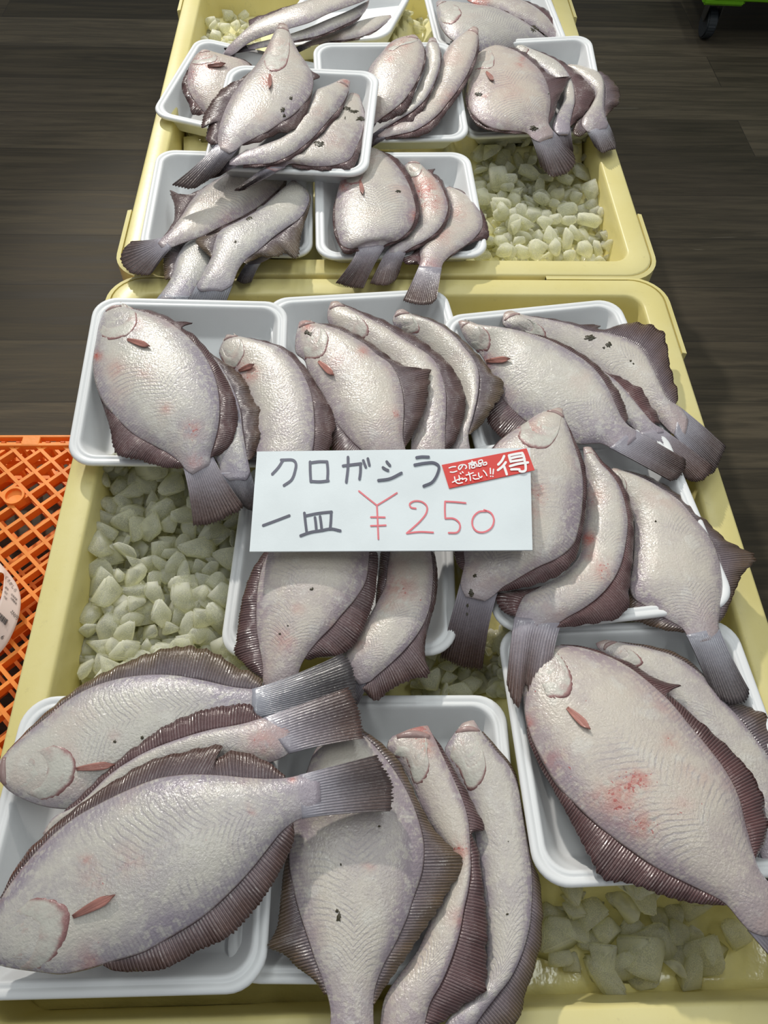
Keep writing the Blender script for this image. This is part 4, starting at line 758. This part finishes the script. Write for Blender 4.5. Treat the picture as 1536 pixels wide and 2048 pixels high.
V = [c + np.array([0, 0, dz]) for dz in (0, -.0005) for c in sq]
me = mesh(V, [(0, 1, 2, 3), (7, 6, 5, 4), (0, 4, 5, 1), (1, 5, 6, 2), (2, 6, 7, 3), (3, 7, 4, 0)], origin=org); recalc(me)
stk = link('sticker', me, M['sticker'], card, smooth=False); stk['label'] = 'red bargain sticker with white print'
strokes('sticker_lettering', [  # hand-drawn outlines of the printed characters
 [(140, 352), (190, 335), (240, 332)], [(158, 415), (200, 418), (258, 400)],                                            # ko
 [(350, 310), (330, 345), (300, 378), (283, 352), (300, 318), (345, 302), (395, 312), (408, 345), (392, 362)],          # no
 [(440, 285), (490, 268), (550, 262)], [(492, 245), (495, 268)], [(450, 305), (456, 365)], [(450, 305), (555, 285), (568, 332)], [(475, 280), (480, 300)], [(530, 268), (522, 292)], [(485, 318), (490, 352), (535, 342), (530, 308), (485, 318)],  # sho
 [(592, 242), (596, 278), (650, 268), (645, 230), (592, 242)], [(588, 295), (592, 325), (630, 318), (626, 290), (588, 295)], [(660, 280), (664, 305), (715, 295), (710, 265), (660, 280)],  # hin
 [(192, 572), (280, 530), (345, 510)], [(222, 490), (240, 560), (275, 590), (345, 578)], [(290, 470), (300, 520), (296, 545)], [(312, 432), (322, 442)], [(342, 412), (354, 425)],  # ze
 [(345, 530), (390, 512), (412, 525), (395, 555)],                                                                       # tsu
 [(402, 462), (450, 448), (510, 425)], [(440, 420), (462, 490), (468, 545)], [(505, 470), (550, 462)], [(510, 505), (530, 522), (600, 515)],  # ta
 [(592, 430), (600, 480), (625, 500), (645, 480)], [(665, 390), (700, 430), (720, 470)]], 'M', 19, .0017, M['white'], stk)   # i
strokes('exclamation_lettering', [[(772, 358), (776, 440)], [(778, 478), (779, 482)], [(822, 372), (814, 445)], [(812, 480), (813, 484)]], 'M', 20, .0017, M['white'], stk)
strokes('bargain_kanji_lettering', [[(985, 170), (950, 240), (895, 300)], [(1010, 265), (960, 330), (890, 385)], [(985, 330), (1010, 400), (1025, 450)],
 [(1060, 165), (1075, 220), (1088, 258)], [(1060, 160), (1160, 138), (1262, 122)], [(1262, 122), (1285, 170), (1295, 215)], [(1080, 205), (1180, 182), (1275, 168)], [(1090, 252), (1190, 238), (1300, 218)],
 [(1075, 325), (1200, 290), (1350, 268)], [(1095, 375), (1170, 372), (1220, 375)], [(1300, 240), (1315, 320), (1310, 390), (1270, 408), (1225, 402)]], 'M', 38, .0017, M['white'], stk)

# ------------------------------------------------------------------ orange mesh crates, stacked upside down beside the front crate
OW, OL, OH = .36, .52, .105
def basket(z, label):
    xr = BX - BW / 2 - .012; yb = float(un(px('J', (200, 62)), z + OH - RIM)[1]); root = thing('mesh_basket', label, 'basket', (xr - OW / 2, yb - OL / 2, z), 'orange plastic mesh baskets')
    bm = bmesh.new(); bw = .0046; h = .012; zt = OH - .003; p = .0255; c45 = math.sqrt(.5); w2, l2 = OW / 2 - .012, OL / 2 - .016; k = 0; 
    for sg in (1, -1):
        c = -(w2 + l2)
        while c < w2 + l2:                       # line x*sg... y = sg*x + c clipped to the rectangle
            pts = []
            for x in (-w2, w2):
                y = sg * x + c
                if -l2 <= y <= l2: pts.append((x, y))
            for y in (-l2, l2):
                x = (y - c) / sg
                if -w2 < x < w2: pts.append((x, y))
            if len(pts) >= 2:
                a, b = Vector((*pts[0], 0)), Vector((*pts[1], 0)); d = b - a
                if d.length > .004: box_bm(bm, ((a + b) / 2) + Vector((0, 0, zt - h / 2 - .0004 * (sg > 0))), (d.length, bw, h), Matrix.Rotation(math.atan2(d.y, d.x), 4, 'Z'))
            c += p / c45
    o = link('lattice_bottom', from_bm(bm), M['orange'], root, smooth=False)
    bm = bmesh.new()
    for sx in (-1, 1): box_bm(bm, (sx * (OW / 2 - .007), 0, OH - .004), (.014, OL, .008))
    for sy in (-1, 1): box_bm(bm, (0, sy * (OL / 2 - .002), OH - .005), (OW, .004, .010)); box_bm(bm, (0, sy * (OL / 2 - .016), OH - .005), (OW, .005, .010))
    x = -OW / 2
    while x < OW / 2 + .001: 
        for sy in (-1, 1): box_bm(bm, (x + .011, sy * (OL / 2 - .009), OH - .004), (.024, .016, .0085))
        x += .0655
    link('rim_frame', from_bm(bm, .0008, 1), M['orange'], root, smooth=False)
    bm = bmesh.new()
    for i in range(18):
        for sy in (-1, 1): box_bm(bm, (-OW / 2 + .01 + i * .02, sy * (OL / 2 - .003), OH / 2 - .006), (.005, .005, OH - .012))
    for i in range(26):
        for sx in (-1, 1): box_bm(bm, (sx * (OW / 2 - .003), -OL / 2 + .01 + i * .02, OH / 2 - .006), (.005, .005, OH - .012))
    for zz in (.006, .05):
        for sy in (-1, 1): box_bm(bm, (0, sy * (OL / 2 - .003), zz), (OW, .006, .008))
        for sx in (-1, 1): box_bm(bm, (sx * (OW / 2 - .003), 0, zz), (.006, OL, .008))
    link('side_wall', from_bm(bm), M['orange'], root, smooth=False)
    bx = un(px('J', (86, 442)), z + OH - RIM)
    bm = bmesh.new()
    for r0, r1, hh in ((.0105, .0135, .013),):
        n = 32; rings = [(r1, -hh), (r1, 0), (r0, 0), (r0, -.005), (.0012, -.0055)]; vs = [[bm.verts.new((r * math.cos(2 * math.pi * i / n), r * math.sin(2 * math.pi * i / n), zz)) for i in range(n)] for r, zz in rings]
        for A_, B_ in zip(vs, vs[1:]):
            for i in range(n): bm.faces.new((A_[i], A_[(i + 1) % n], B_[(i + 1) % n], B_[i]))
        bm.faces.new(vs[-1])
    bmesh.ops.recalc_face_normals(bm, faces=bm.faces); o = link('round_boss', from_bm(bm), M['orange'], root); o.location = (bx[0] - root.location.x, bx[1] - root.location.y, OH + .0006)
    autosmooth(o, 40)
    return root
basket(0.0, 'orange plastic mesh basket on the floor, under another just like it')
basket(.110, 'orange plastic mesh basket stacked on top of another, with a curled price label on it')

# curled price label on the basket
def lab_pt(u, v):
    """u along the strip (0 far, 1 near), v across (0 inner edge, 1 outer edge)"""
    outer = cr([px('J', p) for p in ((-40, 820), (10, 880), (62, 940), (108, 1010), (130, 1090), (120, 1200), (85, 1300), (40, 1385), (-30, 1470))], 41)
    inner = cr([px('J', p) for p in ((-60, 905), (-20, 925), (22, 935), (22, 1000), (8, 1080), (-25, 1170), (-70, 1260), (-110, 1330), (-150, 1390))], 41)
    t = u * 40; i = min(39, int(t)); q = t - i
    return un((outer[i] * (1 - q) + outer[i + 1] * q) * v + (inner[i] * (1 - q) + inner[i + 1] * q) * (1 - v), -.0840 + .010 * (1 - v) + .012 * math.sin(math.pi * u))
lt = thing('price_label', 'curled pinkish price label with black print and barcode, on the orange basket', 'label', lab_pt(.5, .5)); org = np.array(lt.location)
P = np.array([[lab_pt(i / 40, j / 8) for j in range(9)] for i in range(41)]); link('paper_strip', sheet(P, np.zeros((41, 9, 2)), .0004, org), M['paper'], lt)
def print_at(name, text, f, p, p2, size):
    """printed characters from pixel p towards p2 on the strip, flattened onto its height there"""
    cu = bpy.data.curves.new('print', 'FONT'); cu.body = text; cu.size = 1.0; cu.resolution_u = 3; ob = bpy.data.objects.new('print', cu); COL.objects.link(ob)
    dg = bpy.context.evaluated_depsgraph_get(); me = bpy.data.meshes.new_from_object(ob.evaluated_get(dg)); bpy.data.objects.remove(ob)
    a, b = px(f, p), px(f, p2); d = (b - a) / np.linalg.norm(b - a); nrm = np.array([d[1], -d[0]]); s = size * FR[f][2]
    gp = pj(P.reshape(-1, 3))
    for v in me.vertices:
        q = a + d * v.co.x * s + nrm * v.co.y * s; k = np.argsort(np.linalg.norm(gp - q, axis=1))[:4]; w = 1 / (np.linalg.norm(gp[k] - q, axis=1) + .05)
        v.co = Vector(un(q, float((P.reshape(-1, 3)[k, 2] * w).sum() / w.sum()) - RIM + .0009) - org)
    me.update(); return link(name, me, M['print'], lt, smooth=False)
print_at('product_lettering', 'くろがしら', 'P', (88, 545), (300, 850), 78)
print_at('price_lettering', '250円', 'P', (205, 1260), (345, 1430), 88)
print_at('number_lettering', '6', 'P', (0, 1800), (40, 1830), 130)
for i, (q, q2, tx) in enumerate((((95, 760), (160, 830), '産地'), ((80, 850), (150, 930), '加工'), ((70, 950), (140, 1030), '内容'), ((215, 900), (350, 1050), '北海道産'), ((205, 980), (320, 1110), '消費期限'))): print_at('small_lettering', tx, 'P', q, q2, 46)
V = []; Fc = []; d = np.array([.72, .69]); nn = np.array([-.5, .87]); base = np.array([0., 1275.]); off = 0
for wbar, gap in ((8, 7), (14, 6), (6, 10), (20, 8), (7, 6), (12, 10), (22, 6), (7, 9), (15, 7), (8, 6), (24, 8), (10, 6)):
    b0 = len(V)
    for q in (base + d * off, base + d * (off + wbar), base + d * (off + wbar) + nn * 120, base + d * off + nn * 120):
        g = px('P', q); gp = pj(P.reshape(-1, 3)); k = np.argsort(np.linalg.norm(gp - g, axis=1))[:4]; V.append(un(g, float(P.reshape(-1, 3)[k, 2].mean()) - RIM + .0010))
    Fc.append((b0, b0 + 1, b0 + 2, b0 + 3)); off += wbar + gap
me = mesh(V, Fc, origin=org); recalc(me); link('barcode', me, M['print'], lt, smooth=False)

# ------------------------------------------------------------------ green dolly on casters
gc = un((1418, 16), .105 - RIM); GW, GL, GH = .46, .60, .16
cart = thing('green_dolly', 'bright green plastic dolly on dark casters, cut off at the top right of the floor', 'dolly', (gc[0] + GW / 2, gc[1] + GL / 2, 0))
cart.rotation_euler.z = math.radians(-3)
me = ring_loft([(.006, 0), (.001, .004), (0, .010), (0, GH - .012), (.004, GH - .002), (.010, GH), (.030, GH), (.034, GH - .006), (.036, .05)], GW, GL, .03, 6)
o = autosmooth(link('deck', me, M['green'], cart)); o.location = (0, 0, .115)
for sx in (-1, 1):
    for sy in (-1, 1):
        bm = bmesh.new(); box_bm(bm, (0, 0, 0), (.11, .11, .02)); o = autosmooth(link('corner_foot', from_bm(bm, .006, 2), M['green'], cart)); o.location = (sx * (GW / 2 - .056), sy * (GL / 2 - .056), .114)
        fx, fy = sx * (GW / 2 - .055), sy * (GL / 2 - .055)
        bm = bmesh.new(); box_bm(bm, (0, 0, .008), (.056, .05, .006))
        for s in (-1, 1): box_bm(bm, (s * .019, .004, -.018), (.0035, .030, .052), Matrix.Rotation(.12, 4, 'X'))
        fk = autosmooth(link('caster_fork', from_bm(bm, .001, 1), M['steel'], cart)); fk.location = (fx, fy, .090)
        bm = bmesh.new(); bmesh.ops.create_cone(bm, cap_ends=True, segments=32, radius1=.038, radius2=.038, depth=.026, matrix=Matrix.Rotation(math.pi / 2, 4, 'Y'))
        wl = autosmooth(link('wheel', from_bm(bm, .004, 2), M['rubber'], cart)); wl.location = (fx, fy + .008, .038)
